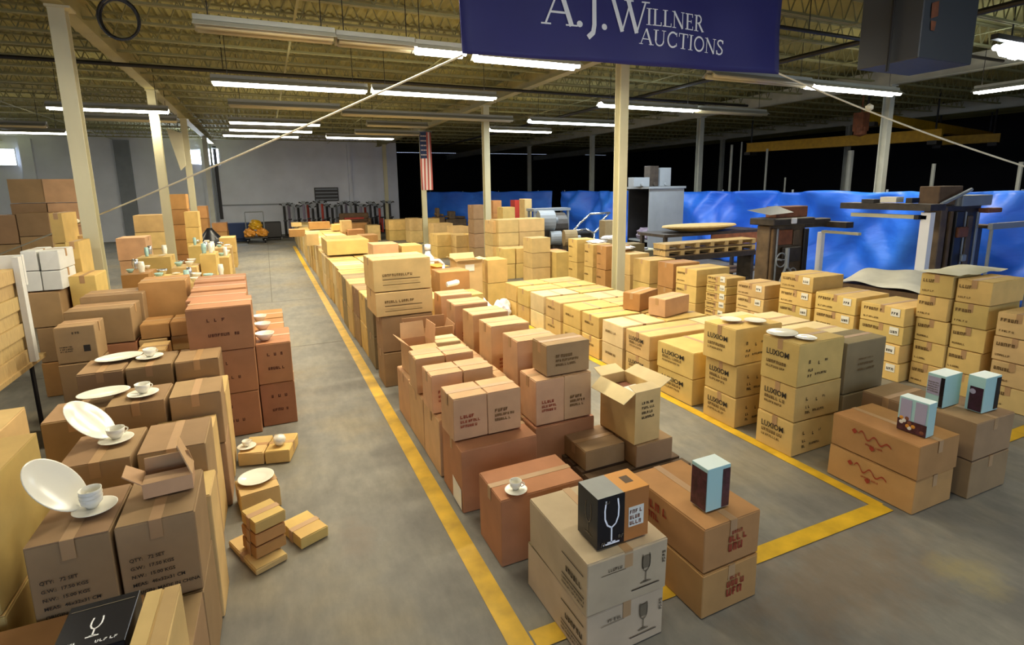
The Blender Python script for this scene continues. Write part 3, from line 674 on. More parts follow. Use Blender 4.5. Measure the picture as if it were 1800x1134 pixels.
# stacks behind the four rows
stack(-1.82, 5.9, .3, .33, [.4, .38, .34], m_brown, 'brown carton with black handling marks', 'stack left of the red-brown one', GA, seam='x', deco=lambda o, k: k == 2 and marks(o, 'print', m_ink, off(*face(o, 'front')[:3], .03, .1), (1, 0, 0), (0, 0, 1), [(0, .09, .05, .012, 't'), (0, .09, .03, .012, 't'), (0, .09, .01, .012, 't'), (.17, .22, 0, .06, 'bar'), (.1, .16, .17, .02, 't')], 3))
stack(-1.88, 6.42, .55, .42, [.4, .4, .36], [m_red, m_red, m_brown], 'red-brown carton', 'wide stack with a golden side, left block', GA)
stack(-1.86, 6.9, .55, .45, [.42, .42, .38], m_brown, 'brown carton', 'wide stack behind the golden-sided one', GA)
stack(-1.38, 7.1, .46, .5, [.44, .44, .42], [m_tan, m_orange, m_orange], 'orange-brown carton', 'tall stack under the dish display, left block', GA)
for i, (x, y, n_, w_) in enumerate(((-1.25, 5.95, 5, .24), (-.99, 5.98, 4, .22), (-1.3, 6.42, 6, .25), (-1.02, 6.45, 6, .23))):
    stack(x, y, w_, .38, [.16] * n_, [m_tan, m_orange], 'flat tan carton', 'flat-box pile, %s one left of the big reddish stack' % ORD[i + 1], GA, jitter=.02)
def red_marks(o, k):
    O, u, v, W_, H_ = face(o, 'front')
    marks(o, 'print', m_inkr if k < 0 else mat('ink_darkred', (92, 48, 24), rough=.7), off(O, u, v, W_ * .3, H_ * .3), u, v, [(0, W_ * .32, .02, .028, 't'), (W_ * .4, W_ * .46, .02, .028, 't'), (0, .022, .16, .03, 't'), (.06, .08, .16, .03, 't'), (.12, .14, .16, .03, 't')], k)
stack(-.74, 5.42, .53, .5, [.43, .42, .42], m_red, 'large reddish carton', 'big printed stack beside the plates', GA, deco=red_marks)
for i, y in enumerate((5.96, 6.5, 7.05)):
    stack(-.80 - .02 * i, y, .53, .5, [.43, .42, .40 + .01 * i], m_red, 'reddish carton', '%s stack behind the big printed reddish stack' % ORD[i + 1], GA)
stack(-.195, 5.52, .31, .62, [.436, .41], m_red, 'aisle-side reddish carton', 'two-high stack with white bowls, left block', GA, deco=red_marks)
for i, y in enumerate((6.2, 6.75)):
    stack(-.22, y, .3, .5, [.43, .40], m_orange, 'orange-topped carton', '%s stack behind the aisle-side reddish stack' % ORD[i + 1], GA)
# small cartons on the floor of the aisle
GF = 'small cartons on the aisle floor'
oB = cart3((417, 798), (462, 794), (415, 771), .12, 0, m_tan, 'left of two small tan cartons on the aisle floor, cup on top', GF)
oC = cart3((465, 794), (508, 790), (463, 766), .12, 0, m_yel, 'right of two small tan cartons on the aisle floor, white bowl on top', GF)
oD = cart3((422, 873), (492, 852), (411, 845), .17, 0, m_tan, 'small tan carton on the aisle floor under a round white plate', GF)
cart3((450, 1001), (505, 972), (402, 950), .05, 0, m_tan, 'flat tan carton on the aisle floor, lowest in the corner pile', GF)
sp = P(455, 985, .05)
for k_ in range(3):
    carton(sp.x - .06 + .005 * k_, sp.y + .03, .052 + k_ * .085, .19, .2, .083, [m_orange, m_orange, m_yel][k_], 'small %s carton in the pile at the near end of the aisle' % ['bottom', 'middle', 'top'][k_], GF, rz=.42)
e_ = P(517, 962, 0); carton(e_.x - .02, e_.y - .03, 0, .19, .27, .085, m_yel, 'flat golden carton on the aisle floor right of the small pile', GF, rz=.42, seam='x')
# ------------------------------------------------------------------ crockery
def plate_prof(r): return [(.001, .004), (r * .55, .004), (r * .62, .006), (r * .95, r * .16), (r, r * .17), (r, r * .185), (r * .95, r * .18), (r * .62, .014), (r * .5, .011), (.001, .011)]
def plate(c, r, label, sx=1.0, tilt=(0, 0, 0), name='plate', group='white crockery on display'):
    g = MB(); g.lathe(plate_prof(r), 36); me = g.mesh(name, smooth=True); o = link(name, me, m_china, None, c, 0, tilt); o.scale = (sx, 1, 1)
    tag(o, label, 'plate', group); return o
def cup(c, label, r=.042, h=.055, stackn=1, group='white crockery on display', rz=.6):
    t = thing('teacup', label, 'cup', c, rz, group)
    for k in range(stackn):
        g = MB(); z = k * .018
        g.lathe([(.001, z + .002), (r * .5, z), (r * .62, z + .01), (r * .9, z + h * .45), (r, z + h), (r * .95, z + h), (r * .84, z + h * .5), (r * .5, z + .012), (.001, z + .01)], 24); g.build('bowl', m_china, t, smooth=True)
    g = MB(); pts = [(r * .9 + .02 * math.sin(PI * i / 8), 0, h * .85 - h * .6 * i / 8) for i in range(9)]; g.path(pts, .0035, 6); g.build('handle', m_china, t, smooth=True)
    return t
def saucer(c, label, r=.075): return plate(c, r, label, name='saucer')
def topz(z): return z + .006
def onp(px, py, z, dz=.0045): p = P(px, py, z); return (p.x, p.y, z + dz)
# leaning platters
p_ = P(97, 905, .9); plate((p_.x + .0, p_.y + .02, 1.02), .115, 'large oval white platter leaning up on the front row, nearest the viewer', 1.3, (math.radians(10), math.radians(52), math.radians(-8)), 'platter')
p_ = onp(168, 897, .9); saucer(p_, 'white saucer beside the nearest leaning platter', .085); cup((p_[0] - .01, p_[1] + .005, p_[2] + .014), 'stack of white cups on a saucer beside the nearest platter', .044, .05, 3, rz=2.6)
p_ = P(165, 775, .9); plate((p_.x - .02, p_.y + .02, 1.01), .115, 'oval white platter leaning up on the second row', 1.3, (math.radians(10), math.radians(48), math.radians(-8)), 'platter')
p_ = onp(205, 776, .9); saucer(p_, 'white saucer on the second row of cartons', .085); cup((p_[0], p_[1] + .01, p_[2] + .014), 'white cup on a saucer on the second row', .046, .06)
p_ = onp(183, 695, .9); plate(p_, .115, 'oval white platter lying flat on the third row', 1.35, (0, 0, .1), 'platter')
p_ = onp(252, 695, .9); saucer(p_, 'white saucer on the third row of cartons', .095); cup((p_[0], p_[1] + .01, p_[2] + .014), 'white cup on a saucer on the third row', .048, .065)
p_ = onp(210, 632, .9); plate(p_, .13, 'oval white platter lying flat on the fourth row', 1.3, (0, 0, .25), 'platter')
p_ = onp(264, 630, .9); saucer(p_, 'white saucer on the fourth row of cartons', .1); cup((p_[0], p_[1] + .01, p_[2] + .014), 'white cup on a saucer on the fourth row', .05, .065)
p_ = onp(453, 845, .17); plate((p_[0] - .01, p_[1] + .02, p_[2]), .125, 'round white plate on the single small carton in the aisle')
p_ = onp(434, 787, .12); saucer(p_, 'white saucer on the small aisle carton'); cup((p_[0], p_[1], p_[2] + .012), 'white cup on a small carton in the aisle', .035, .05)
p_ = onp(492, 782, .12)
g = MB(); g.lathe([(.001, 0), (.03, .0), (.05, .03), (.052, .055), (.04, .08), (.001, .09)], 20); tag(g.build('bowl', m_china, None, p_, smooth=True), 'upturned round white bowl on a small aisle carton', 'bowl', 'white crockery on display')
for i, (px, py) in enumerate(((466, 598), (462, 580), (457, 566))):
    p_ = onp(px, py, .846, .008); g = MB(); r = .09 - .008 * i
    g.lathe([(.001, .004), (r * .5, 0), (r * .9, .05), (r, .07), (r * .96, .07), (r * .85, .05), (r * .5, .012), (.001, .01)], 28)
    tag(g.build('bowl', m_china, None, p_, smooth=True), '%s of three white bowls on the aisle-side reddish stack' % ['nearest', 'middle', 'farthest'][i], 'bowl', 'white crockery on display')
p_ = onp(907, 864, .458); saucer(p_, 'white saucer on the reddish carton near the middle', .07); cup((p_[0], p_[1] + .004, p_[2] + .012), 'white cup on the reddish carton near the middle', .038, .055, rz=-.4)
# open crumpled carton on the front row
def open_carton(x, y, z, w_, d, h, m, label, group, flaps, rz=0.0):
    t = thing('open_carton', label, 'cardboard box', (x, y, z), rz, group); th = .004
    g = MB(); hw, hd = w_ / 2, d / 2
    g.box(-hw, -hd, 0, hw, hd, th); g.box(-hw, -hd, th, hw, -hd + th, h); g.box(-hw, hd - th, th, hw, hd, h); g.box(-hw, -hd + th, th, -hw + th, hd - th, h); g.box(hw - th, -hd + th, th, hw, hd - th, h)
    g.build('body', m, t)
    for sd, ang, ln in flaps:                    # side, opening angle from vertical outwards, length
        c, s = math.cos(ang) * ln, math.sin(ang) * ln; g = MB(); e = .004
        if sd == 'f': q = [(-hw, -hd, h), (hw, -hd, h), (hw - .01, -hd - s, h + c), (-hw + .01, -hd - s, h + c)]
        if sd == 'b': q = [(-hw, hd, h), (hw, hd, h), (hw - .01, hd + s, h + c), (-hw + .01, hd + s, h + c)]
        if sd == 'l': q = [(-hw, -hd, h), (-hw, hd, h), (-hw - s, hd - .01, h + c), (-hw - s, -hd + .01, h + c)]
        if sd == 'r': q = [(hw, -hd, h), (hw, hd, h), (hw + s, hd - .01, h + c), (hw + s, -hd + .01, h + c)]
        g.add(q, [(0, 1, 2, 3)]); f_ = g.build('flap', m_pale if m is m_tan else m, t); s_ = f_.modifiers.new('s', 'SOLIDIFY'); s_.thickness = .005; s_.offset = 0
    return t
p_ = P(262, 880, .9)
open_carton(p_.x + .075, p_.y + .08, .908, .2, .14, .07, m_pink, 'torn open brown carton with raised flaps on the front row, left block', GA, (('b', -.5, .1), ('r', -.3, .16), ('l', .9, .09), ('f', -1.3, .06)), .06)
# ------------------------------------------------------------------ table and goods at the left edge
t = thing('folding_table', 'folding table with dark metal legs at the left edge', 'table', (-2.60, 5.65, 0))
g = MB(); g.box(-.75, -1.2, .72, .5, .9, .76); g.build('tabletop', m_wood, t)
for i_, (yy_, zz_) in enumerate(((5.5, .6), (5.95, .66))):
    g = MB(); g.box(0, 0, 0, .28, .3, zz_); tag(g.build('dark_case', m_purple, None, (-2.86 + .02 * i_, yy_ - .02, 0), bevel=.01), '%s dark upright case under the left-edge table' % ['nearer', 'farther'][i_], 'case')
for sx in (-.6, .42):
    for sy in (-1.05, -.3, .75): g = MB(); g.bar((sx, sy, 0), (sx, sy, .718), .02, 6); g.build('leg', m_dark, t)
g = MB(); g.bar((.3, -1.05, .2), (.3, .75, .2), .012); g.bar((-.6, -1.05, .2), (-.6, .75, .2), .012); g.build('brace', m_dark, t)
a_ = PX(48, 640, -2.1)
t = thing('crated_panel', 'tall bundle of tan boards with a white edge standing on the left-edge table', 'boards', (-2.12, 5.3, .762))
for i in range(7): g = MB(); g.box(-.6 - .004 * i, .0, .0 + i * .125, 0 - .02 * (i % 2), 1.1, .12 + i * .125); g.build('board', m_wood, t)
g = MB(); g.box(.004, -.02, 0, .05, .06, .98); g.build('edge_post', m_whitebox, t); g = MB(); g.box(.004, .9, 0, .05, .98, .98); g.build('edge_post', m_whitebox, t); g = MB(); g.box(-.4, .99, .71, .05, 1.03, .99); g.build('edge_rail', m_whitebox, t)
carton(-3.0, 4.9, 0, .45, .5, .45, m_orange, 'orange-brown carton under the left-edge table, nearer one', GA)
carton(-3.0, 5.7, 0, .45, .5, .4, m_brown, 'brown carton under the left-edge table, farther one', GA)
# ------------------------------------------------------------------ stacks given by their front plane in depth
def stackY(pxl, pxr, pyt, Y, depth, n, m, what, where, group, seam='x', z0=0.0, deco=None):
    a = PY(pxl, pyt, Y); b = PY(pxr, pyt, Y); hh = (max(a.z, b.z) * .5 + min(a.z, b.z) * .5 - z0) / n
    return stack(a.x, Y, b.x - a.x, depth, [hh] * n, m, what, where, group, z0, seam, deco, far=Y > 9)
GL_ = 'cartons along the left wall side'
stackY(10, 73, 314, 12.3, .5, 6, m_brown, 'large brown carton', 'high pile at the left edge, left column', GL_)
stackY(74, 138, 314, 12.3, .5, 6, m_pink, 'large brown carton', 'high pile at the left edge, right column', GL_)
stackY(-40, 26, 378, 11.7, .5, 4, m_brown, 'brown carton', 'cut-off pile at the very left edge', GL_)
stackY(28, 84, 374, 11.7, .5, 5, m_brown, 'brown carton', 'pile behind the white cartons', GL_)
stackY(86, 108, 374, 9.1, .6, 5, m_yel, 'golden carton', 'narrow pile left of the nearest column', GL_, 'y')
stackY(112, 136, 425, 8.15, .5, 4, m_yel, 'golden carton', 'lower narrow pile left of the nearest column', GL_, 'y')
stackY(122, 146, 415, 9.6, .4, 4, m_tan, 'tan carton', 'narrow pile touching the nearest column', GL_, 'y')
w0 = stackY(50, 106, 513, 7.5, .5, 3, [m_orange, m_brown, m_brown], 'brown carton', 'pile carrying the white cartons', GL_)
za = PY(60, 513, 7.5).z
for i, (a0, b0) in enumerate(((24, 53), (54, 90))):
    zt_ = PY(a0, 442, 7.5).z; xa = PY(a0 + 28 * (i == 0) * .0 + 12, 442, 7.5).x; xb = PY(b0 + 12, 442, 7.5).x
    stack(xa, 7.5, xb - xa - .006, .5, [(zt_ - za) / 2] * 2, m_whitebox, 'white carton', '%s pair of white cartons at the left' % ['left', 'right'][i], GL_, z0=za)
stackY(118, 165, 485, 7.7, .5, 3, m_yel, 'golden carton', 'pile right of the white cartons', GL_, 'y')
GM = 'cartons along the left side of the aisle'
spec = [(203, 255, 418, 13.2, .7, 3, m_pink, 'pinkish carton with red marks', 'stack right of the nearest column'), (232, 290, 378, 16.3, .8, 4, m_tan, 'large tan carton', 'tall stack behind the second column'),
        (296, 326, 341, 18.6, .6, 5, m_orange, 'orange-tan carton', 'tallest stack by the cream board'), (322, 346, 372, 17.5, .6, 4, m_yel, 'golden carton', 'stack right of the cream board'),
        (346, 362, 362, 22.5, .7, 4, m_orange, 'orange carton', 'far stack by the third column'), (372, 398, 392, 24.5, .9, 3, m_orange, 'orange carton', 'far stack beside a black sack'),
        (240, 300, 452, 11.2, .5, 2, m_yel, 'golden carton', 'low stack under glassware, left of the aisle'), (300, 345, 470, 9.6, .5, 2, m_tan, 'tan carton', 'low stack with dishes, left of the aisle'),
        (350, 378, 447, 9.9, .5, 3, m_yel, 'golden carton', 'upright stack beside the aisle'), (382, 402, 452, 10.6, .6, 3, m_yel, 'golden carton', 'aisle-edge stack behind the reddish lids'),
        (213, 262, 482, 9.4, .6, 2, m_orange, 'orange-brown carton', 'low stack right of the nearest column'), (262, 318, 490, 8.7, .5, 2, m_yel, 'golden carton', 'low stack in front of the second column'),
        (318, 350, 498, 8.3, .5, 2, m_tan, 'tan carton', 'low stack behind the reddish lids'), (352, 400, 492, 8.6, .5, 2, m_orange, 'orange-tan carton', 'wide low stack behind the reddish lids'),
        (330, 372, 432, 13.0, .6, 2, m_yel, 'golden carton', 'stack in the middle of the left display'), (376, 406, 436, 14.2, .7, 2, m_tan, 'tan carton', 'aisle-edge stack halfway down the left display'),
        (385, 412, 418, 18.2, .9, 2, m_yel, 'golden carton', 'aisle-edge stack far down the left display')]
for s_ in spec: stackY(*s_, GM)
# dishes and oddments on the left display
rnd = random.Random(21); nd_ = 0
for ci_, (pxl, pxr, pyt, Y, dpt) in enumerate(((243, 297, 452, 11.2, .5), (303, 342, 470, 9.6, .5), (216, 258, 482, 9.4, .6), (265, 315, 490, 8.7, .5), (321, 347, 498, 8.3, .5), (355, 396, 492, 8.6, .5), (333, 369, 432, 13.0, .6), (379, 403, 436, 14.2, .7), (352, 376, 447, 9.9, .5), (385, 400, 452, 10.6, .6))):
    zt_ = (PY(pxl, pyt, Y).z + PY(pxr, pyt, Y).z) / 2; xa, xb = PY(pxl, pyt, Y).x, PY(pxr, pyt, Y).x
    n_ = max(2, int((xb - xa) / .17))
    for a in range(n_):
        for b_ in range(2):
            c = (xa + (a + .5) * (xb - xa) / n_, Y + .1 + b_ * (dpt - .2), zt_ + .01); r_ = rnd.uniform(.045, .07); k_ = rnd.random(); nd_ += 1
            g = MB(); ty = 'deep bowl' if k_ < .4 else 'footed glass' if k_ < .75 else 'flat dish'; cl_ = ['white', 'mint', 'silvery', 'white'][nd_ % 4]
            if k_ < .4: g.lathe([(.001, .003), (r_ * .5, 0), (r_ * .9, r_ * .8), (r_, r_ * 1.1), (r_ * .95, r_ * 1.1), (r_ * .5, .014), (.001, .012)], 14)
            elif k_ < .75: g.lathe([(.001, 0), (r_ * .6, 0), (r_ * .5, .02), (r_ * .7, .08), (r_ * .55, .16), (r_ * .5, .16), (r_ * .6, .08), (.001, .02)], 14)
            else: g.lathe(plate_prof(r_ * 1.15), 16)
            tag(g.build('dish', [m_china, m_mint, m_chrome, m_china][nd_ % 4], None, c, smooth=True), '%s %s, %s from left in the %s line on the %s display carton' % (cl_, ty, ORD[a + 1], ['front', 'rear'][b_], ORD[ci_ + 1]), 'dish', 'crowded small dishes on the left display')
q = P(362, 432, 0); q = PY(362, 440, 20.5)
g = MB(); g.lathe([(.001, 0), (.35, .0), (.42, .3), (.36, .7), (.15, .95), (.08, 1.05), (.001, 1.06)], 14, (0, 0, 0)); tag(g.build('rubbish_sack', m_trashbag, None, (PY(368, 400, 21.2).x, 21.2, 0), smooth=True), 'black sack standing by the far orange cartons', 'sack')
# ================================================================== MIDDLE BLOCK (between the yellow lines)
GB = 'cartons of the middle block'
def glass_marks(o, k):
    """grey drawings on the stemware cartons: swirl, goblet outline, rule, cup-and-arrow row"""
    O, u, v, W_, H_ = face(o, 'front'); W0 = Vector((0, -.0012, 0))
    g = MB(); wineglass(g, off(O, u, v, W_ * .72, H_ * .28) + W0, u, v, H_ * .55, .0028, .3)
    b0 = off(O, u, v, W_ * .72, H_ * .28) + W0
    g.add([b0 + Vector((-H_ * .08, 0, H_ * .28)), b0 + Vector((H_ * .08, 0, H_ * .28)), b0 + Vector((H_ * .09, 0, H_ * .52)), b0 + Vector((-H_ * .09, 0, H_ * .52))], [(0, 1, 2, 3)])
    g.build('print', m_inkg, o)
    marks(o, 'print', m_inkg, off(O, u, v, W_ * .12, H_ * .68), u, v, [(.02, W_ * .34, 0, .003, 'bar'), (.06, W_ * .3, .012, .016, 't')], 3 + k)
    marks(o, 'print', m_ink, off(O, u, v, W_ * .54, H_ * .2), u, v, [(0, W_ * .36, 0, .005, 'bar')], 3)
    marks(o, 'print', m_ink, off(O, u, v, W_ * .93, H_ * .55), u, v, [(0, .016, 0, .012, 't'), (0, .016, .016, .012, 't'), (0, .016, .032, .012, 't'), (0, .016, .05, .012, 't')], 9)
    O, u, v, W_, H_ = face(o, 'left')
    marks(o, 'print', m_ink, off(O, u, v, W_ * .62, H_ * .12), u, v, [(0, W_ * .34, .17, .006, 'bar'), (.04, W_ * .32, .09, .03, 't'), (0, W_ * .35, .055, .006, 'bar'), (0, W_ * .35, .03, .012, 't'), (0, W_ * .35, .005, .012, 't')], k)
carton(1.215, 1.885, 0, .465, .62, .283, m_grey, 'lower beige stemware carton at the near end of the middle block', GB, 'y', rz=.02)
def last(nm): return [o for o in COL.objects if o.name.startswith(nm) and o.parent is None][-1]
oS = carton(1.21, 1.87, .286, .47, .60, .287, m_beige, 'upper beige stemware carton under the black and orange box', GB, 'y', rz=.0); glass_marks(oS, 1)
for q in [o for o in COL.objects if o.get('label', '').startswith('lower beige stemware')]: glass_marks(q, 2); q.data.materials[0] = m_beige
def rred(o, k):
    for fc in ('front',):
        O, u, v, W_, H_ = face(o, fc); marks(o, 'print', m_inkr, off(O, u, v, W_ * .42, H_ * .3), u, v, [(0, .12, .0, .045, 't'), (0, .12, .055, .035, 't'), (.02, .1, .1, .02, 't')], k)
    O, u, v, W_, H_ = face(o, 'left'); marks(o, 'print', m_inkr, off(O, u, v, W_ * .1, H_ * .35), u, v, [(0, .2, 0, .04, 't'), (0, .26, .06, .05, 't')], k + 5)
stack(1.925, 1.865, .405, .62, [.27, .265], m_orange, 'orange-brown carton with red print', 'pair carrying one mint box, middle block', GB, seam='y', deco=rred)
carton(1.125, 2.69, 0, .575, .36, .455, m_red, 'reddish carton with a white cup and saucer on top', GB, 'x', rz=.0)
# black and orange flute box
t = thing('flute_box', 'black and orange glass box with a drawn flute on the beige carton', 'box', (1.30, 1.925, .58))
BW, BD, BH = .30, .175, .265
g = MB(); g.box(0, 0, 0, BW * .52, BD, BH); g.build('black_half', m_blackbox, t)
g = MB(); g.box(BW * .5202, 0, 0, BW, BD, BH); g.build('orange_half', mat('kraft_orange', (176, 112, 52), rough=.5, noise=.06), t)
g = MB(); g.box(.001, .001, BH + .0002, BW * .5, BD - .001, BH + .001); g.build('grey_top_panel', mat('lilac_grey', (150, 150, 142), rough=.5, noise=.1), t)
g = MB(); g.box(BW * .5, .001, BH + .0002, BW - .001, BD - .001, BH + .001); g.build('orange_top_panel', m_orangep, t)
g = MB(); wineglass(g, (BW * .27, -.0015, .01), (1, 0, 0), (0, 0, 1), .235, .0042, .34); g.build('print', m_wletter, t)
g = MB(); wineglass(g, (-.0015, BD * .45, .04), (0, -1, 0), (0, 0, 1), .17, .002, .3); g.build('print', m_inkg, t)
g = MB(); g.box(BW * .6, -.002, .07, BW * .9, -.0005, .175); lb = g.build('label', m_paper, t); marks(lb, 'print', m_rust, (BW * .62, -.002, .08), (1, 0, 0), (0, 0, 1), [(0, .07, 0, .02, 't'), (0, .07, .03, .02, 't'), (0, .07, .06, .02, 't')], 8)
g = MB(); g.box(BW * .68, BD * .35, BH + .0012, BW * .84, BD * .7, BH + .0016); g.build('top_mark', m_woodd, t)
marks(t, 'print', m_inkg, (.02, -.001, .01), (1, 0, 0), (0, 0, 1), [(0, .03, 0, .02, 't'), (.1, .14, .02, .02, 't'), (.02, .05, .22, .012, 't')], 12)
# mint tumbler boxes
def mint_box(x, y, z, w_, d, h, label, look, rz=0.0):
    t = thing('tumbler_box', label, 'box', (x, y, z), rz, 'mint glassware boxes')
    g = MB(); g.box(0, 0, 0, w_, d, h); g.build('carton_body', m_mint, t, bevel=.0015)
    g = MB(); g.box(.001, .001, h + .0003, w_ - .001, d - .001, h + .001); g.build('top_panel', m_minttop, t)
    if look == 'mauve':
        g = MB(); g.box(-.002, .004, .004, -.0005, d - .004, h - .02); g.build('photo_panel', m_photo, t)
        g = MB(); g.box(w_ * .66, -.002, .004, w_ - .002, -.0005, h - .02); g.build('photo_panel', m_photo, t)
    if look == 'glasses':
        for k in range(2):
            e = d * .5; y0 = d - e * (k + 1); g = MB(); g.box(-.003, y0 + .012, h * .36, -.0005, y0 + e - .012, h - .01); g.build('glass_picture', m_lav, t)
        g = MB(); g.box(-.003, .002, .002, -.0005, d - .002, h * .35); g.build('photo_panel', m_photo, t)
        rnd = random.Random(2); 
        for k in range(9):
            yy_ = rnd.uniform(.02, d - .02); zz_ = rnd.uniform(.02, h * .4); g = MB(); g.lathe([(.001, 0), (.014, 0), (.001, .002)], 10); 
            g.build('fruit_picture', [m_orangep, m_rust, m_paper][k % 3], t, (-.0032, yy_, zz_), 0, (0, -PI / 2, 0))
    if look == 'lavender':
        g = MB(); g.box(-.003, .03, .09, -.0005, d - .006, h - .02); g.build('text_panel', m_lav, t); g = MB(); g.box(-.003, .002, .004, -.0005, .028, h - .015); g.build('photo_panel', m_blackbox, t)
        marks(t, 'print', m_inkg, (-.0035, d - .01, .11), (0, -1, 0), (0, 0, 1), [(0, d * .6, .0 + .018 * q, .009, 't') for q in range(5)], 5)
    if look == 'plum':
        g = MB(); g.box(-.003, .006, .006, -.0005, d - .02, h * .7); g.build('photo_panel', mat('plum_photo', (52, 24, 42), rough=.3, noise=.4, scale=25), t)
        g = MB(); g.lathe([(.001, 0), (.02, 0), (.001, .002)], 12); g.build('highlight_picture', m_lav, t, (-.0032, d * .65, h * .56), 0, (0, -PI / 2, 0))
        g = MB(); g.box(w_ * .7, -.002, .01, w_ - .004, -.0005, h * .95); g.build('photo_panel', m_blackbox, t)
    return t
mint_box(2.03, 1.97, .543, .165, .12, .25, 'mint tumbler box standing alone on the orange-brown pair, middle block', 'mauve')
mint_box(4.07, 1.985, .522, .10, .19, .25, 'mint box with pictured glasses and fruit on the red-printed pair, right', 'glasses', .05)
# tall base cartons with two small cartons on each, going back
def faint(o, k):
    O, u, v, W_, H_ = face(o, 'front'); marks(o, 'print', m_inkb if k % 2 else m_inkr, off(O, u, v, W_ * .2, H_ * .3), u, v, [(0, W_ * .5, 0, .02, 't'), (0, W_ * .55, .035, .02, 't'), (0, W_ * .4, .07, .025, 't')], k)
for i, y in enumerate((3.31, 3.86, 4.36, 4.86)):
    nm = ORD[i + 1]; b_ = carton(1.10, y, 0, .59, .485, .488, m_pink if i else m_red, 'tall brown base carton, %s along the left yellow line in the middle block' % nm, GB, 'x')
    if i == 0:
        O, u, v, W_, H_ = face(b_, 'left'); g = MB(); q = off(O, u, v, W_ * .55, .02); g.add([q + Vector((-.001, 0, 0)), q + Vector((-.001, -.2, 0)), q + Vector((-.001, -.2, .16)), q + Vector((-.001, 0, .18))], [(0, 1, 2, 3)]); g.build('label', m_paper, b_)
    if i < 3:
        yy_ = (3.45, 3.985, 4.46)[i]
        for j in range(2):
            o = carton(1.085 + j * .272, yy_, .493, .266, .28, .33, m_pink, '%s small pinkish carton on the %s tall base carton' % (['left', 'right'][j], nm), GB, 'x'); faint(o, i * 2 + j)
carton(1.42, 4.96, .493, .25, .26, .30, m_pale, 'small pale-topped carton beside the crumpled open one, middle block', GB)
open_carton(1.27, 5.12, .493, .26, .3, .3, m_pink, 'crumpled open carton with torn flaps in the middle block', GB, (('f', 1.7, .12), ('b', .2, .16), ('r', .1, .18), ('l', .9, .1)), .05)
open_carton(1.5, 5.6, 0.0, .5, .35, .72, m_pink, 'open carton with upright flaps in front of the tall two-box stack', GB, (('f', .3, .12), ('b', -.1, .16), ('r', .2, .12), ('l', -.2, .12)), -.04)
# inner column of the middle block
for i, y in enumerate((3.57, 4.1, 4.63, 5.15, 5.7, 6.25)):
    nm = ORD[i + 1]; carton(1.80, y, 0, .56, .5, .40, m_red, 'wide reddish base carton, %s of the inner file of the middle block' % nm, GB)
    if i == 0:
        for j in range(2):
            o = carton(1.82 + j * .262, y + .01, .405, .256, .3, .383, m_pink, '%s pinkish carton under the single tan-topped carton, inner file' % ['left', 'right'][j], GB); faint(o, j)
        o = carton(1.93, 3.61, .793, .40, .25, .265, m_brown, 'single tan-topped carton crowning the inner file of the middle block', GB); faint(o, 1)
    else:
        o = carton(1.84 + .01 * (i % 2), y - .12 if i == 1 else y - .08, .405, .4, .33, .6, m_pink, 'tall reddish carton with bright top, %s of the inner file' % nm, GB); faint(o, i)
        if i < 4: carton(1.72 - .0, y + .05, .405, .10, .35, .25, m_pink, 'narrow pinkish carton wedged beside the %s inner stack' % nm, GB, tape=False)
# pallet, flat carton and opened carton
t = thing('pallet', 'dark wooden pallet under the opened carton, middle block', 'pallet', (2.05, 3.0, 0))
for i in range(6): g = MB(); g.box(0, .0 + i * .13, .095, .85, .1 + i * .13, .115); g.build('deck_board', m_woodd, t)
for i in range(3): g = MB(); g.box(.0 + i * .38, 0, .02, .09 + i * .38, .75, .095); g.build('stringer', m_woodd, t)
for i in range(2): g = MB(); g.box(0, .05 + i * .55, 0, .85, .15 + i * .55, .02); g.build('bottom_board', m_woodd, t)
carton(2.075, 3.25, .117, .37, .36, .17, m_brown, 'flat greyish-brown carton on the pallet beside the opened carton', GB)
carton(2.455, 3.12, .117, .36, .5, .19, m_brown, 'flat brown carton on the pallet beneath the opened carton', GB)
oo = open_carton(2.56, 3.36, .31, .25, .44, .425, m_tan, 'tall opened carton with folded-out flaps on the pallet', GB, (('l', 2.2, .13), ('b', 1.25, .12), ('r', 1.2, .13), ('f', -1.35, .1)), .05)
g = MB(); g.box(-.1, -.19, .36, .1, .06, .368); g.build('leaflet', m_paper, oo, rot=(0.05, 0.06, .2)); g = MB(); g.box(-.11, -.2, .3, .11, .2, .345); g.build('contents', m_rust, oo)
marks(oo, 'print', m_ink, (-.06, -.2215, .2), (1, 0, 0), (0, 0, 1), [(0, .12, .0 + .04 * q, .02, 't') for q in range(4)], 6)
marks(oo, 'print', m_inkb, (-.1265, .15, .22), (0, -1, 0), (0, 0, 1), [(0, .25, .08, .05, 't')], 2)
g = MB(); g.box(-.1, -.15, 0, .1, .15, .22); o = g.build('dark_carton', m_brown, None, (2.80, 3.62, .118), .3); tag(o, 'small brown carton with a hole behind the opened one', 'cardboard box', GB)
g = MB(); g.lathe([(.001, 0), (.035, 0), (.001, .002)], 14); g.build('hand_hole', m_black, o, (.02, -.152, .14), 0, (PI / 2, 0, 0))
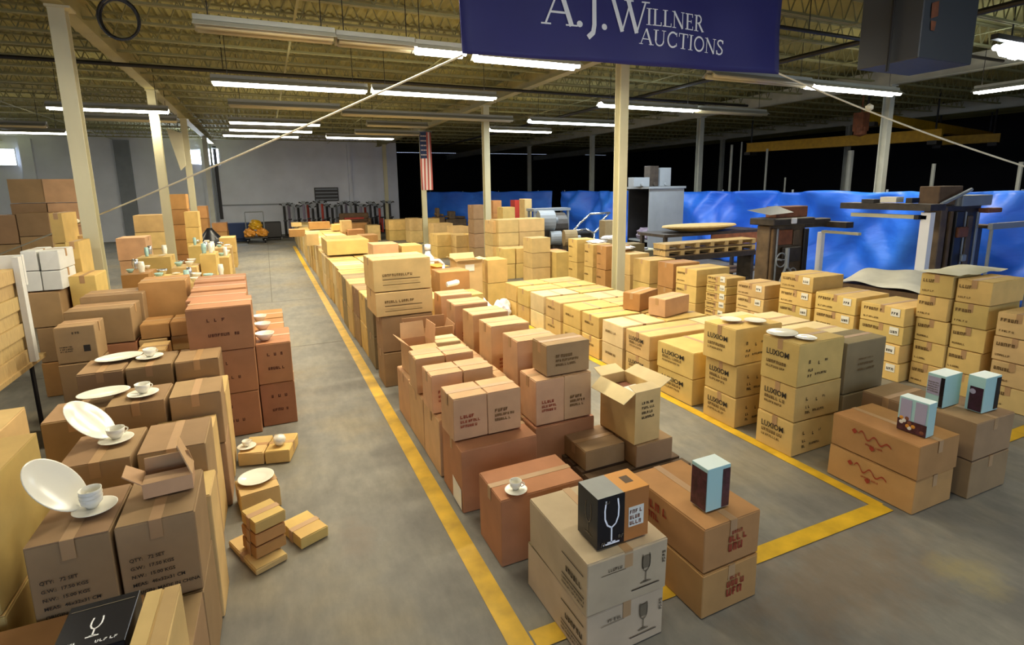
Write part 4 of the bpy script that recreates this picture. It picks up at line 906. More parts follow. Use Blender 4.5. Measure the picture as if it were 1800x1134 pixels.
# tall two-carton stack
carton(1.10, 6.05, 0, .6, .42, .42, m_brown, 'lowest base carton of the tallest stack, middle block', GB); carton(1.10, 6.05, .422, .6, .42, .425, m_brown, 'second base carton of the tallest stack, middle block', GB)
def rows_(o, k):
    O, u, v, W_, H_ = face(o, 'front'); marks(o, 'print', m_inkb, off(O, u, v, W_ * .15, H_ * .2), u, v, [(0, W_ * .65, 0, .008, 'bar'), (0, W_ * .65, .06, .01, 'bar'), (0, W_ * .5, .1, .03, 't')], k)
T0 = PY(656, 458, 6.05); T1 = PY(758, 455, 6.05)
o = carton(T0.x, 6.05, .85, T1.x - T0.x, .62, .29, m_tan, 'lower of the two wide tan cartons on the tallest stack', GB, rz=0); rows_(o, 1)
o = carton(T0.x - .01, 6.05, 1.142, T1.x - T0.x, .62, T0.z - 1.142, m_tan, 'upper of the two wide tan cartons on the tallest stack', GB, rz=0); rows_(o, 2)
# the long run down the yellow line
y = 6.75; i = 0
while y < 25.6:
    i += 1; dp = .56 if y < 12 else .8 if y < 18 else 1.1
    zt_ = .86; far_ = y > 9
    mm = [m_tan, m_grey, m_yel, m_brown][i % 4] if y < 9 else [m_yel, m_tan, m_pale][i % 3]
    nm = ORD[i] if i < len(ORD) else 'last'
    if y < 8.4: wA = .32
    else: wA = .55
    stack(1.1 + .02 * math.sin(i), y, wA, dp - .02, [zt_ * .5] * 2, mm, 'aisle-side carton', '%s stack past the tallest one' % nm, GB, far=far_)
    if True:
        stack(1.1 + wA + .03, y + .02, .6, dp - .03, [zt_ * .5] * 2, [m_pale, m_yel, m_tan][i % 3], 'inner carton', '%s stack of the second file, middle block' % nm, GB, far=far_)
    if y > 7.2:
        stack(2.38, y + .1, .5, dp - .1, [.36 if i % 3 else .5] * (2 if i % 4 else 1), [m_orange, m_tan, m_yel][i % 3], 'inner carton', '%s stack of the third file, middle block' % nm, GB, far=far_)
    y += dp
# extra cartons on top of the run
g0 = PY(574, 424, 12.1); g1 = PY(648, 421, 12.1)
o = carton(g0.x, 12.1, .895, g1.x - g0.x, 1.3, g0.z - .895, m_yel, 'long golden carton lying high on the middle block with a pale top', GB, far=True, rz=0)
for i, (a0, a1, tp, Y, zz, m_) in enumerate(((655, 700, 430, 9.6, .89, m_pink), (706, 742, 432, 9.6, .89, m_yel), (508, 536, 404, 17.5, .9, m_orange), (538, 560, 412, 14.5, .9, m_tan), (543, 580, 391, 20.5, .9, m_orange), (600, 618, 388, 18.5, .9, m_tan), (512, 530, 392, 22.5, .9, m_tan), (584, 600, 395, 19.5, .9, m_yel))):
    q0 = PY(a0, tp, Y); q1 = PY(a1, tp, Y)
    if q0.z - zz > .08: carton(q0.x, Y, zz, q1.x - q0.x, .5, q0.z - zz, m_, 'single carton on top of the middle block, %s from the viewer' % ORD[[9.6, 9.61, 14.5, 17.5, 18.5, 19.5, 20.5, 22.5].index(Y if i != 1 else 9.61) + 1], GB, far=True, rz=0)
# round wrapped roll, bags, jug and goods on the middle block
def blob(name, c, r, m, label, cat, seed, sc=(1, 1, .6)):
    bm = bmesh.new(); bmesh.ops.create_icosphere(bm, subdivisions=3, radius=r); rnd = random.Random(seed); ph = [rnd.uniform(0, 6) for _ in range(6)]
    for v in bm.verts:
        p = v.co / r; k = 1 + .16 * math.sin(p.x * 5 + ph[0]) * math.sin(p.y * 6 + ph[1]) + .1 * math.sin(p.z * 9 + ph[2] + p.x * 7)
        v.co = Vector((p.x * sc[0], p.y * sc[1], max(p.z, -.6) * sc[2])) * r * k
    me = bpy.data.meshes.new(name); bm.to_mesh(me); bm.free(); o = link(name, me, m, None, (c[0], c[1], c[2] + .55 * r * sc[2])); return tag(o, label, cat)
def onY(px, py, Y): return PY(px, py, Y)
q = onY(704, 428, 11.2); blob('plastic_bag', (q.x, 11.2, .865), .24, m_bag, 'crumpled white plastic bag on the middle block, left of the flag column', 'bag', 1)
q = onY(672, 424, 12.2); blob('plastic_bag', (q.x, 12.2, .865), .2, m_col, 'pale greenish crumpled bag left of the white one', 'bag', 2)
q = onY(752, 448, 9.2); g = MB(); g.lathe([(.001, 0), (.1, 0), (.11, .05), (.11, .22), (.05, .3), (.04, .34), (.001, .35)], 16); g.lathe([(.001, .36), (.055, .37), (.055, .46), (.001, .47)], 14)
tag(g.build('white_jug', m_white, None, (q.x, 9.2, .86), smooth=True), 'white plastic jug standing on the middle block right of the tallest stack', 'jug')
q = onY(778, 470, 8.4); g = MB(); g.path([(0, 0, 0), (.02, 0, .22), (-.06, 0, .3), (-.22, 0, .3)], .022, 8); tag(g.build('white_bent_pipe', m_white, None, (q.x, 8.4, .84), smooth=True), 'white bent plastic pipe behind the tallest stack', 'pipe')
q = onY(765, 460, 8.9); g = MB(); g.box(-.12, -.1, 0, .12, .1, .14); g.add([(-.12, -.1, .14), (.12, -.1, .14), (.2, -.2, .12), (-.04, -.22, .12)], [(0, 1, 2, 3)]); tag(g.build('orange_carton', m_orangep, None, (q.x, 8.9, .86)), 'small orange carton beside the white jug', 'cardboard box', GB)
q = onY(785, 485, 7.7); g = MB(); g.lathe([(.001, 0), (.04, 0), (.045, .16), (.03, .2), (.001, .2)], 12); tag(g.build('white_canister', m_white, None, (q.x, 7.7, .85), 0, (0, 1.45, .1)), 'white canister lying behind the tallest stack', 'canister')
for i, (px, py, Y, r) in enumerate(((855, 500, 7.0, .11), (868, 508, 6.7, .1), (843, 494, 7.3, .12), (882, 497, 7.4, .1))):
    q = P(px, py, .62 if i else .62); blob('white_wrapped_item', (q.x, q.y, .0), .16, m_bag, 'white wrapped item beside the inner file, %s of four' % ORD[i + 1], 'packet', 10 + i, (1, 1, 1.0 + i * .1))
open_carton(PY(822, 458, 9.4).x, 9.5, 0, .5, .4, PY(822, 458, 9.4).z, m_tan, 'open carton with a white cup label in the gap between the blocks', GB, (('f', 1.2, .1), ('b', .4, .12), ('r', 1.3, .1), ('l', .8, .1)))
q = PY(826, 470, 9.28); g = MB(); g.box(-.09, 0, -.07, .09, .004, .05); tag(g.build('white_sign_card', m_paper, None, (q.x, 9.285, q.z)), 'white card on the open carton in the gap', 'card')
stack(PY(853, 458, 9.6).x, 9.5, .42, .45, [.46, .46], m_yel, 'golden carton', 'stack right of the open carton in the gap', GB, far=True)
# ================================================================== RIGHT BLOCK (right of the second yellow line)
GC = 'cartons of the right block'
def redmk(o, k):
    O, u, v, W_, H_ = face(o, 'left')
    g = MB(); P0 = off(O, u, v, W_ * .28, H_ * .68); pts = []
    for i in range(30):
        a = i / 29; pts.append((W_ * (.05 + .38 * a), H_ * (-.06 * a + .11 * math.sin(a * 16) * (1 - a * .5)))) 
    for a, b in zip(pts[:-1], pts[1:]):
        A_ = Vector(P0) + Vector(u) * a[0] + Vector(v) * a[1]; B_ = Vector(P0) + Vector(u) * b[0] + Vector(v) * b[1]; x_ = Vector((-.0012, 0, 0)); t_ = Vector(v) * .006
        g.add([A_ + x_ - t_, B_ + x_ - t_, B_ + x_ + t_, A_ + x_ + t_], [(0, 1, 2, 3)])
    for (a, b) in ((0, .02), (.22, -.3)):
        c = Vector(P0) + Vector(u) * W_ * a + Vector(v) * H_ * b + Vector((-.0012, 0, 0)); g.add([c + Vector(u) * .022, c + Vector(v) * .022, c - Vector(u) * .022, c - Vector(v) * .022], [(0, 1, 2, 3)])
    g.build('print', m_inkr, o); marks(o, 'print', m_inkr, off(O, u, v, W_ * .42, H_ * .42), u, v, [(0, W_ * .2, 0, .014, 't')], k)
stack(3.915, 1.93, .455, .63, [.26, .26], m_orange, 'orange-brown carton with red script', 'pair at the near corner of the right block', GC, seam='y', deco=redmk)
stack(4.475, 1.87, .49, .42, [.30, .295], m_brown, 'brown carton', 'pair behind the red-script pair under two mint boxes', GC, seam='y', deco=lambda o, k: marks(o, 'print', m_inkr, off(*face(o, 'left')[:3], .08, .1), (0, -1, 0), (0, 0, 1), [(0, .18, 0, .05, 't'), (0, .1, .07, .04, 't')], k))
stack(4.475, 2.31, .45, .38, [.28, .28], m_brown, 'brown carton', 'pair beside the tall greenish stack, right block', GC)
mint_box(4.53, 2.13, .60, .22, .12, .25, 'mint box with a lavender text panel on the brown pair, right', 'lavender')
mint_box(4.68, 1.95, .60, .20, .11, .27, 'mint box with a plum photo panel, rightmost of the mint boxes', 'plum', -.03)
LW = 'LUXCIW'
def cmk(o, k):
    O, u, v, W_, H_ = face(o, 'left'); me = text_mesh('LUXIOM', .07); 
    for vv in me.vertices: vv.co.x *= 1.0
    b_ = place_flat(me, 'print', m_ink, o, off(O, u, v, W_ * .14, H_ * .6), u, v, su=W_ * .62 / .26)
    marks(o, 'print', m_inkb, off(O, u, v, W_ * .16, H_ * .22), u, v, [(0, W_ * .55, .07, .028, 't'), (0, W_ * .5, .03, .02, 't')], k)
    O, u, v, W_, H_ = face(o, 'front'); marks(o, 'print', m_ink, off(O, u, v, W_ * .22, H_ * .2), u, v, [(0, .05, .0, .024, 't'), (0, .05, .05, .024, 't'), (.09, .24, .01, .02, 't'), (.0, .03, .12, .03, 't'), (.12, .14, .1, .03, 't'), (.2, .24, .12, .02, 't')], k + 9)
stack(3.87, 2.86, .56, .36, [.31, .31, .38], m_yel, 'golden carton with black lettering', 'three-high stack with two plates, right block', GC, seam='x', deco=cmk)
stack(3.87, 3.47, .60, .40, [.30, .32, .355], m_yel, 'golden carton with black lettering', 'leaning three-high stack behind the plate stack', GC, seam='x', deco=cmk, jitter=.03)
stack(4.46, 2.84, .53, .30, [.46, .47], m_grey, 'greenish brown carton', 'tall pair right of the plate stack, right block', GC, seam='x', deco=lambda o, k: k == 1 and marks(o, 'print', m_inkb, off(*face(o, 'front')[:3], .16, .2), (1, 0, 0), (0, 0, 1), [(0, .22, .0, .02, 't'), (0, .22, .05, .02, 't'), (0, .2, .1, .014, 't')], k))
for yy_, i in ((3.2, 1), (3.72, 2)):
    stack(4.52, yy_, .66, .48, [.43, .43], m_pale, 'pale-topped carton', '%s pair behind the greenish pair, right block' % ORD[i], GC)
for nm, px, py in (('left', 1287, 566), ('right', 1330, 568)):
    p_ = P(px, py, .975); plate((p_.x, p_.y + .02, .986), .10, '%s white dish on the leaning three-high stack' % nm)
p_ = P(1378, 590, 1.0); plate((p_.x, p_.y + .02, 1.006), .12, 'oval white dish at the left on the plate stack', 1.2, (0, 0, .2))
p_ = P(1418, 597, 1.0); plate((p_.x, p_.y + .01, 1.006), .085, 'smaller white dish at the right on the plate stack')
# low platform of two-high cartons
cy_ = [4.05, 4.75, 5.27, 5.78, 6.28, 6.82, 7.36, 7.9, 8.4]
for i, y in enumerate(cy_):
    dp = (cy_[i + 1] - y - (.15 if i == 0 else .07)) if i + 1 < len(cy_) else .45
    nm = ORD[i + 1]
    for j in range(2):
        wj = (.78 if i == 0 else .5 if i == 1 else .66); x = 3.885 + j * (wj + .03)
        if i == 1: wj = .95; x = 3.885 + j * .98
        if i in (0,) and j == 1: wj = .7
        stack(x, y, wj, dp, [.29, .293], [m_yel, m_tan, m_pale, m_yel][(i + j) % 4], 'low bright-topped carton', '%s stack of the %s row in the right block' % (['line-side', 'inner'][j], nm), GC, seam='x' if (i + j) % 2 else 'y',
              deco=(cmk if j == 0 and i < 2 else (lambda o, k: marks(o, 'print', m_inkb, off(*face(o, 'left')[:3], .08, .1), (0, -1, 0), (0, 0, 1), [(0, .22, .05, .03, 't')], k)) if j == 0 and i < 6 else None))
o1 = cart3((1125, 517), (1157, 507), (1108, 511), .836, .588, m_orange, 'left of two small square cartons standing on the low bright-topped cartons', GC)
o2 = cart3((1170, 527), (1212, 517), (1155, 520), .831, .588, m_pink, 'right of two small square cartons standing on the low bright-topped cartons', GC)
# ------------------------------------------------------------------ back file: tall stacks on the line x = 6.5
GD = 'tall carton stacks at the back right'
def dmk(o, k):
    O, u, v, W_, H_ = face(o, 'left'); marks(o, 'print', m_inkb, off(O, u, v, W_ * .08, H_ * .2), u, v, [(0, W_ * .4, H_ * .42, .035, 't'), (0, W_ * .36, 0, .02, 't')], k)
def dmk2(o, k):
    dmk(o, k); O, u, v, W_, H_ = face(o, 'left'); q = off(O, u, v, W_ * .7, H_ * .5); g = MB(); g.box(q.x - .002, q.y - .1, q.z, q.x - .0005, q.y, q.z + .09); lb = g.build('label', m_paper, o)
    marks(lb, 'print', m_ink, (q.x - .002, q.y - .01, q.z + .02), (0, -1, 0), (0, 0, 1), [(0, .07, 0, .03, 't')], k)
XD = 6.5
stack(6.62, 3.17, .55, .31, [.26] * 4 + [.25], m_yel, 'golden carton with faint lettering', 'five-high stack, left of the right-edge stacks', GD, seam='x', deco=dmk)
stack(6.66, 2.84, .64, .31, [.255] * 5, m_yel, 'golden carton with faint lettering', 'five-high stack, second of the right-edge stacks', GD, seam='x', deco=dmk)
stack(6.62, 2.40, .64, .34, [.25] * 4, m_tan, 'tan carton with faint lettering', 'four-high stack cut by the right edge', GD, seam='x', deco=dmk)
stack(6.48, 3.52, .66, .5, [.22] * 4, m_yel, 'golden carton with a white label', 'four-high wide stack left of the right-edge stacks', GD, seam='x', deco=dmk2)
stack(6.46, 4.08, .66, .53, [.225] * 4, m_yel, 'golden carton with a white label', 'second four-high wide stack in the back file', GD, seam='x', deco=dmk2)
def pxn(px, py, X=XD): return PX(px, py, X)
defs = [((1430, 488), .5, .6, 5, m_yel, dmk2, 'stack with two white labels under the machines'), ((1345, 503), .5, .5, 4, m_tan, dmk2, 'stack right of the thin-carton stack'),
        ((1277, 490), .42, .4, 6, m_yel, dmk2, 'stack of thin cartons with white labels'), ((1225, 475), .5, .75, 3, m_yel, dmk, 'wide-topped stack behind the two small square cartons'),
        ((1184, 464), .42, .6, 2, m_orange, None, 'two-high orange stack between dark gaps'), ((1143, 458), .5, .6, 2, m_yel, None, 'stack left of the dark gap'),
        ((1065, 433), .35, .62, 2, m_orange, dmk, 'two-high stack below the banner column'), ((1042, 430), .35, .5, 2, m_yel, dmk, 'narrow two-high stack left of the banner column'), ((1015, 421), .4, .5, 2, m_yel, dmk, 'stack with one white label left of the banner column')]
prev = None
for (px, py), dp, w_, n_, m_, dk, nm in defs:
    q = pxn(px, py); stack(XD, q.y, w_, dp, [q.z / n_] * n_, m_, 'carton', nm, GD, seam='x', deco=dk, far=q.y > 8)
q = pxn(1060, 433); carton(7.14, q.y + .05, 0, .5, .4, .5, m_tan, 'lower carton right of the stack below the banner column', GD, far=True)
carton(7.14, q.y + .05, .502, .5, .4, .52, m_grey, 'upper greyish carton right of the stack below the banner column', GD, far=True)
for i, (pxl, pxr, pyt, Y, n_, m_) in enumerate(((885, 905, 437, 12.2, 2, m_yel), (907, 932, 436, 12.2, 2, m_yel), (935, 967, 418, 11.4, 3, m_tan), (970, 996, 441, 12.0, 2, m_orange), (1108, 1142, 446, 9.0, 2, m_tan), (978, 1000, 443, 11.2, 1, m_yel))):
    stackY(pxl, pxr, pyt, Y, .5, n_, m_, 'golden carton', '%s stack from the left in the far back file' % ORD[i + 1], GD)
for i, (pxl, pxr, pyt, Y, n_) in enumerate(((876, 911, 386, 13.4, 4), (912, 957, 384, 13.4, 4), (866, 874, 388, 13.6, 4))):
    stackY(pxl, pxr, pyt, Y, .6, n_, m_tan, 'plain tan carton', '%s file of the tall plain stack' % ['middle', 'right', 'thin left'][i], GD)
# far rows beyond the gap
GE = 'far cartons beyond the dark gap'
for i, (pxl, pxr, pyt, Y, n_, m_) in enumerate(((683, 718, 386, 24.0, 2, m_yel), (720, 742, 384, 22.5, 2, m_tan), (750, 772, 384, 22.5, 2, m_yel), (762, 796, 393, 20.5, 2, m_tan), (797, 824, 398, 19.0, 2, m_tan), (768, 800, 412, 17.0, 2, m_yel), (802, 828, 413, 16.4, 2, m_tan), (829, 850, 413, 16.0, 2, m_yel),
                                               (590, 612, 392, 25.4, 2, m_orange), (615, 645, 392, 25.4, 2, m_orange), (646, 668, 396, 24.5, 2, m_tan))):
    stackY(pxl, pxr, pyt, Y, .8, n_, m_, 'distant carton', '%s far stack left of the tall plain one' % ORD[i + 1], GE)
stackY(832, 853, 360, 15.6, .5, 4, m_brown, 'brown carton', 'tall dim stack left of the middle pale column', GE)
stackY(867, 882, 352, 17.6, .5, 4, m_orange, 'orange carton', 'tall stack behind the plain one, left half', GE)
stackY(884, 905, 364, 16.6, .5, 4, m_yel, 'golden carton', 'tall stack behind the plain one, middle', GE)
q = PY(905, 352, 17.8); g = MB(); g.box(0, 0, 0, .45, .4, q.z); g.box(.48, 0, 0, .6, .4, q.z - .1); o = g.build('red_cabinet', m_redp, None, (q.x, 17.8, 0)); tag(o, 'red metal cabinet behind the tall plain stack', 'cabinet')
q = PY(922, 350, 15.5); g = MB(); g.box(0, 0, 0, .26, .4, q.z); tag(g.build('narrow_case', m_tan, None, (q.x, 15.5, 0), bevel=.01), 'narrow pale upright case right of the red cabinet', 'case')
# white papers on back stacks
for i, (px, py, X) in enumerate(((1050, 423, 6.9), (1075, 416, 7.3), (1095, 433, 7.0), (1120, 436, 7.6))):
    q = pxn(px, py, X); blob('white_sheet', (q.x, q.y, q.z - .05), .2, m_bag, 'crumpled white sheet on the back file, %s from the left' % ORD[i + 1], 'sheet', 30 + i, (1.2, 1, .25))
# ================================================================== MACHINES AND CLUTTER BY THE TARPAULIN
# steel cabinet
a_ = PX(1142, 332, 9.4); cw = PY(1203, 326, a_.y).x - 9.4
t = thing('steel_cabinet', 'big grey steel cabinet open at its left side, before the blue tarpaulin', 'cabinet', (9.4, a_.y, 0)); zt_ = a_.z
g = MB(); g.box(0, 0, 0, cw, .03, zt_); g.build('front_panel', m_steel, t); g = MB(); g.box(0, .9, 0, cw, .93, zt_); g.build('rear_panel', m_dark, t)
g = MB(); g.box(cw - .03, .031, 0, cw, .899, zt_); g.build('side_panel', m_steel, t); g = MB(); g.box(-.05, -.04, zt_ + .001, cw + .03, .97, zt_ + .06); g.build('roof', m_steel, t)
g = MB(); g.box(.02, .031, .75, cw - .031, .899, .8); g.build('shelf', m_steel, t); g = MB(); g.box(.02, .031, 0, cw - .031, .899, .25); g.build('plinth', m_col, t)
q = PX(1123, 395, 9.7); blob('grey_sack', (9.75, a_.y + .5, .8), .3, m_purple, 'grey rounded bundle inside the steel cabinet', 'bundle', 3, (1, 1, .7))
for i, (px0, px1, pt, pb, m_) in enumerate(((1140, 1156, 292, 318, m_machd), (1158, 1178, 295, 320, m_steel), (1112, 1140, 312, 322, m_steel))):
    p0 = PY(px0, pb, a_.y + .3); p1 = PY(px1, pt, a_.y + .3); g = MB(); ww = p1.x - p0.x; g.box(0, 0, 0, ww, .25, max(.08, p1.z - zt_ - .06)); g.bar((ww / 2, -.04, .06), (ww / 2, .3, .06), .05)
    tag(g.build('small_device', m_, None, (p0.x, a_.y + .25, zt_ + .062), bevel=.006), 'small %s device on top of the steel cabinet' % ['dark', 'pale grey', 'flat grey'][i], 'device')
# work table with round slab and pallets
YT = 8.9; a_ = PY(1168, 410, YT); b_ = PY(1344, 405, YT); zt_ = (a_.z + b_.z) / 2
t = thing('work_table', 'dark work table before the tarpaulin with a round slab on it', 'table', (a_.x, YT, 0)); W_ = b_.x - a_.x
g = MB(); g.box(0, 0, zt_ - .06, W_, .9, zt_); g.build('tabletop', m_machd, t); g = MB(); g.box(W_ * .45, .0, zt_ - .3, W_ - .1, .03, zt_ - .061); g.build('apron', m_rust, t)
for x in (.05, W_ - .12):
    for y in (.03, .8): g = MB(); g.box(x, y, 0, x + .07, y + .07, zt_ - .061); g.build('leg', m_machd, t)
g = MB(); g.box(.05, .05, .28, W_ - .05, .85, .31); g.build('shelf', m_woodd, t)
q0 = PY(1167, 402, YT + .35); q1 = PY(1288, 400, YT + .35); rr = (q1.x - q0.x) / 2
g = MB(); g.lathe([(.001, 0), (rr * .5, 0), (rr * .75, .05), (rr, .11), (rr * .98, .14), (.001, .15)], 40); o = g.build('round_slab', m_wood, None, ((q0.x + q1.x) / 2, YT + .35, zt_ + .002), smooth=False); o.scale = (1, .45, 1); tag(o, 'pale round wooden slab lying on the work table', 'slab')
ZB = PY(1250, 446, 8.3).z
for lv in range(2):
    t = thing('pallet', '%s pale wooden pallet stacked in front of the work table' % ['lower', 'upper'][lv], 'pallet', (PY(1170, 430, 8.3).x, 8.3, ZB + lv * .135), 0, 'pallets at the work table')
    W_ = PY(1328, 430, 8.3).x - PY(1170, 430, 8.3).x
    for i in range(5): g = MB(); g.box(0, i * .08, .1, W_, .06 + i * .08, .12); g.build('deck_board', m_wood, t)
    for i in range(7): x = i * (W_ - .1) / 6; g = MB(); g.box(x, 0, .02, x + .1, .36, .1); g.build('block', m_wood, t)
    g = MB(); g.box(0, 0, 0, W_, .06, .02); g.box(0, .3, 0, W_, .36, .02); g.build('bottom_board', m_woodd, t)
t = thing('steel_bench', 'low dark steel bench under the pallets', 'bench', (PY(1170, 430, 8.3).x, 8.28, 0)); g = MB(); g.box(0, 0, ZB - .1, W_, .42, ZB - .002); g.build('top', m_machd, t); g = MB(); g.box(.1, .03, .25, W_ - .1, .4, .3); g.build('shelf', m_machd, t)
for x in (.02, W_ - .1):
    g = MB(); g.box(x, .02, 0, x + .08, .4, ZB - .101); g.build('leg', m_machd, t)
# big milling machine
def machine(Y, pxl, pxr, pyt, pyb, label, parts, depth=.8):
    a = PY(pxl, pyt, Y); b = PY(pxr, pyt, Y); W_ = b.x - a.x; Ht = a.z; t = thing('machine', label, 'machine', (a.x, Y, 0)); sx = W_ / (pxr - pxl)
    for nm, m, x0, x1, y0, y1, d0, d1 in parts:      # pixel columns / rows of the part, depth range
        z1 = PY(x0, y0, Y).z; z0 = max(0.0, PY(x0, y1, Y).z) if y1 < 900 else 0.0
        g = MB(); g.box(PY(x0, y0, Y).x - a.x, d0, z0, PY(x1, y0, Y).x - a.x, d1, z1); g.build(nm, m, t, bevel=.012)
    return t, a, sx
t, a_, sx = machine(6.4, 1335, 1432, 372, 480, 'brown rusty machine tool before the tarpaulin, left of the white frame', [
    ('column', m_mach, 1362, 1425, 398, 999, .1, .36), ('door', m_rust, 1376, 1400, 405, 432, .06, .098), ('door', m_mach, 1402, 1412, 405, 432, .06, .098), ('head', m_rust, 1376, 1430, 364, 384, .1, .34), ('table', m_machd, 1352, 1424, 385, 397, -.1, .4), ('nameplate', m_white, 1381, 1391, 383, 393, -.125, -.101),
    ('arm', m_machd, 1427, 1470, 386, 401, .1, .3), ('guard', m_dark, 1420, 1428, 402, 999, .05, .09), ('rib', m_woodd, 1364, 1369, 402, 999, .04, .098), ('gear_case', m_machd, 1380, 1412, 436, 462, .03, .098), ('pipe_cover', m_steel, 1370, 1373, 402, 999, .03, .06)])
for hx, hy, hr in ((.55, 1.0, .12), (.85, .75, .09)):
    g = MB(); g.path([(hx + hr * math.cos(2 * PI * k / 16), -.04, hy + hr * math.sin(2 * PI * k / 16)) for k in range(17)], .012, 6); g.bar((hx - hr, -.04, hy), (hx + hr, -.04, hy), .008); g.bar((hx, -.04, hy), (hx, .1, hy), .02); g.build('handwheel', m_steel, t)
g = MB(); z_ = 0; c_ = PY(1382, 436, 6.38); fx = c_.x - a_.x
g.bar((fx, -.05, c_.z), (fx, -.05, c_.z - .35), .035); g.bar((fx, -.05, c_.z - .3), (fx - .22, -.1, c_.z - .62), .02); g.bar((fx, -.05, c_.z - .3), (fx + .25, -.1, c_.z - .6), .02); g.build('crank_stand', m_steel, t)
g = MB(); q = PY(1330, 377, 6.4); g.add([(q.x - a_.x - .05, -.3, q.z), (q.x - a_.x + .5, -.3, q.z + .03), (q.x - a_.x + .7, .2, q.z + .12), (q.x - a_.x, .2, q.z + .06)], [(0, 1, 2, 3), (3, 2, 1, 0)]); g.build('tilted_sheet', m_steel, t)
# white frame
XW = 9.32; ly = PX(1439, 408, XW).y; ry = PX(1634, 376, XW).y
t = thing('steel_gantry', 'white steel frame standing before the tarpaulin between two machines', 'frame', (XW, 0, 0))
def pb(x0, y0, x1, y1, d0=0, d1=.09):
    p0 = PX(x0, y0, XW); p1 = PX(x1, y1, XW); return (d0, min(p0.y, p1.y), min(p0.z, p1.z), d1, max(p0.y, p1.y), max(p0.z, p1.z))
g = MB(); g.box(0, ly - .07, 0, .09, ly + .02, PX(1439, 408, XW).z); g.build('left_post', m_white, t)
g = MB(); g.box(*pb(1444, 405, 1508, 414)); g.build('lower_rail', m_col, t)
g = MB(); g.box(*pb(1496, 374, 1628, 386)); g.build('upper_rail', m_col, t)
g = MB(); g.box(0, ry - .02, 0, .12, ry + .12, PX(1637, 374, XW).z); g.build('right_post', m_white, t)
g = MB(); g.box(*pb(1484, 356, 1642, 371, -.1, .3)); g.build('machine_bed', m_machd, t)
for (x0, x1, y0, y1, m_) in ((1520, 1540, 350, 357, m_dark), (1553, 1580, 346, 356, m_paper), (1598, 1608, 348, 357, m_black), (1612, 1619, 378, 386, m_black), (1440, 1492, 388, 401, m_machd)):
    g = MB(); g.box(*pb(x0, y0, x1, y1, -.08, .12)); g.build('fitting', m_, t)
# dark machine at the right
t, a_, sx = machine(4.95, 1638, 1745, 350, 480, 'tall dark machine at the right with a grey cabinet head', [
    ('body', m_machd, 1676, 1738, 362, 999, .1, .42), ('side_rib', m_mach, 1664, 1675, 366, 999, .06, .3), ('duct', m_woodd, 1679, 1684, 372, 999, .05, .098), ('duct', m_dark, 1690, 1702, 372, 999, .05, .098), ('duct', m_steel, 1724, 1728, 372, 999, .03, .06), ('duct', m_steel, 1706, 1708, 372, 999, .05, .08), ('panel', m_mach, 1711, 1720, 380, 999, .06, .098),
    ('motor_cover', m_rust, 1686, 1704, 400, 418, .0, .048), ('valve_block', m_steel, 1692, 1700, 448, 460, .0, .048), ('head_box', m_steel, 1694, 1746, 344, 363, 0, .35), ('arm', m_rust, 1726, 1750, 366, 374, -.1, .05), ('arm', m_woodd, 1738, 1752, 396, 402, -.1, .3), ('foot', m_machd, 1736, 1752, 402, 999, .2, .6)])
q0 = PY(1650, 352, 4.98); q1 = PY(1704, 327, 4.98)
q0 = PY(1650, 362, 5.05); g = MB(); g.box(0, 0, 0, q1.x - q0.x, .3, q1.z - q0.z); o = g.build('toolbox', m_woodd, None, (q0.x, 5.06, q0.z + .005), bevel=.01); tag(o, 'dark brown wooden chest on top of the tall dark machine', 'chest')
g = MB(); g.bar((0, 0, 0), ((q1.x - q0.x) * 1.05, -.05, (q1.z - q0.z) * .72), .03); tag(g.build('steel_bar', m_steel, None, (q0.x - .02, 5.0, q0.z + .03)), 'steel bar leaning across the brown chest', 'bar')
q0 = PY(1745, 398, 4.4); q1 = PY(1830, 405, 4.4); g = MB(); g.box(0, 0, -.05, q1.x - q0.x, .06, .04); 
for x in (.05, q1.x - q0.x - .1): g.bar((x, .03, -q0.z), (x, .03, -.05), .025)
tag(g.build('steel_rail', m_steel, None, (q0.x, 4.4, q0.z)), 'grey horizontal rail at the right edge before the tarpaulin', 'rail')
# cloth-covered platform
YQ = 4.9; a_ = P(1472, 478, .93); 
t = thing('covered_pallet', 'low platform covered with a creased pale cloth before the white frame', 'platform', (7.86, 4.12, 0)); 
g = MB(); g.box(0, 0, 0, 1.38, 1.08, .80); g.build('base', m_woodd, t)
g = MB(); vs = []; nn = 22
for j in range(nn + 1):
    for i in range(nn + 1): x = -.05 + 1.46 * i / nn; y_ = -.05 + 1.18 * j / nn; vs.append((x, y_, .835 + .025 * math.sin(x * 7 + y_ * 3) + .02 * math.sin(y_ * 9 - x * 4) + (.12 * max(0, math.sin(y_ * 2.0)) * math.sin(x * 2))))
g.add(vs, [(j * (nn + 1) + i, j * (nn + 1) + i + 1, (j + 1) * (nn + 1) + i + 1, (j + 1) * (nn + 1) + i) for j in range(nn) for i in range(nn)]); o = g.build('cloth', mat('pale_cloth', (206, 204, 190), rough=.6, noise=.06), t, smooth=True)
q = pxn(1690, 478, 7.2); g = MB(); vs = []
for j in range(9):
    for i in range(13): x = .95 * i / 12; y_ = .4 * j / 8; vs.append((x, y_, .05 * math.sin(PI * i / 12) * math.sin(PI * j / 8) + .01 * math.sin(x * 14)))
g.add(vs, [(j * 13 + i, j * 13 + i + 1, (j + 1) * 13 + i + 1, (j + 1) * 13 + i) for j in range(8) for i in range(12)]); o = g.build('cream_sheet', m_col, None, (6.6, 3.1, 1.305), smooth=True); tag(o, 'cream sheet lying over the tops of the right-edge stacks', 'sheet')
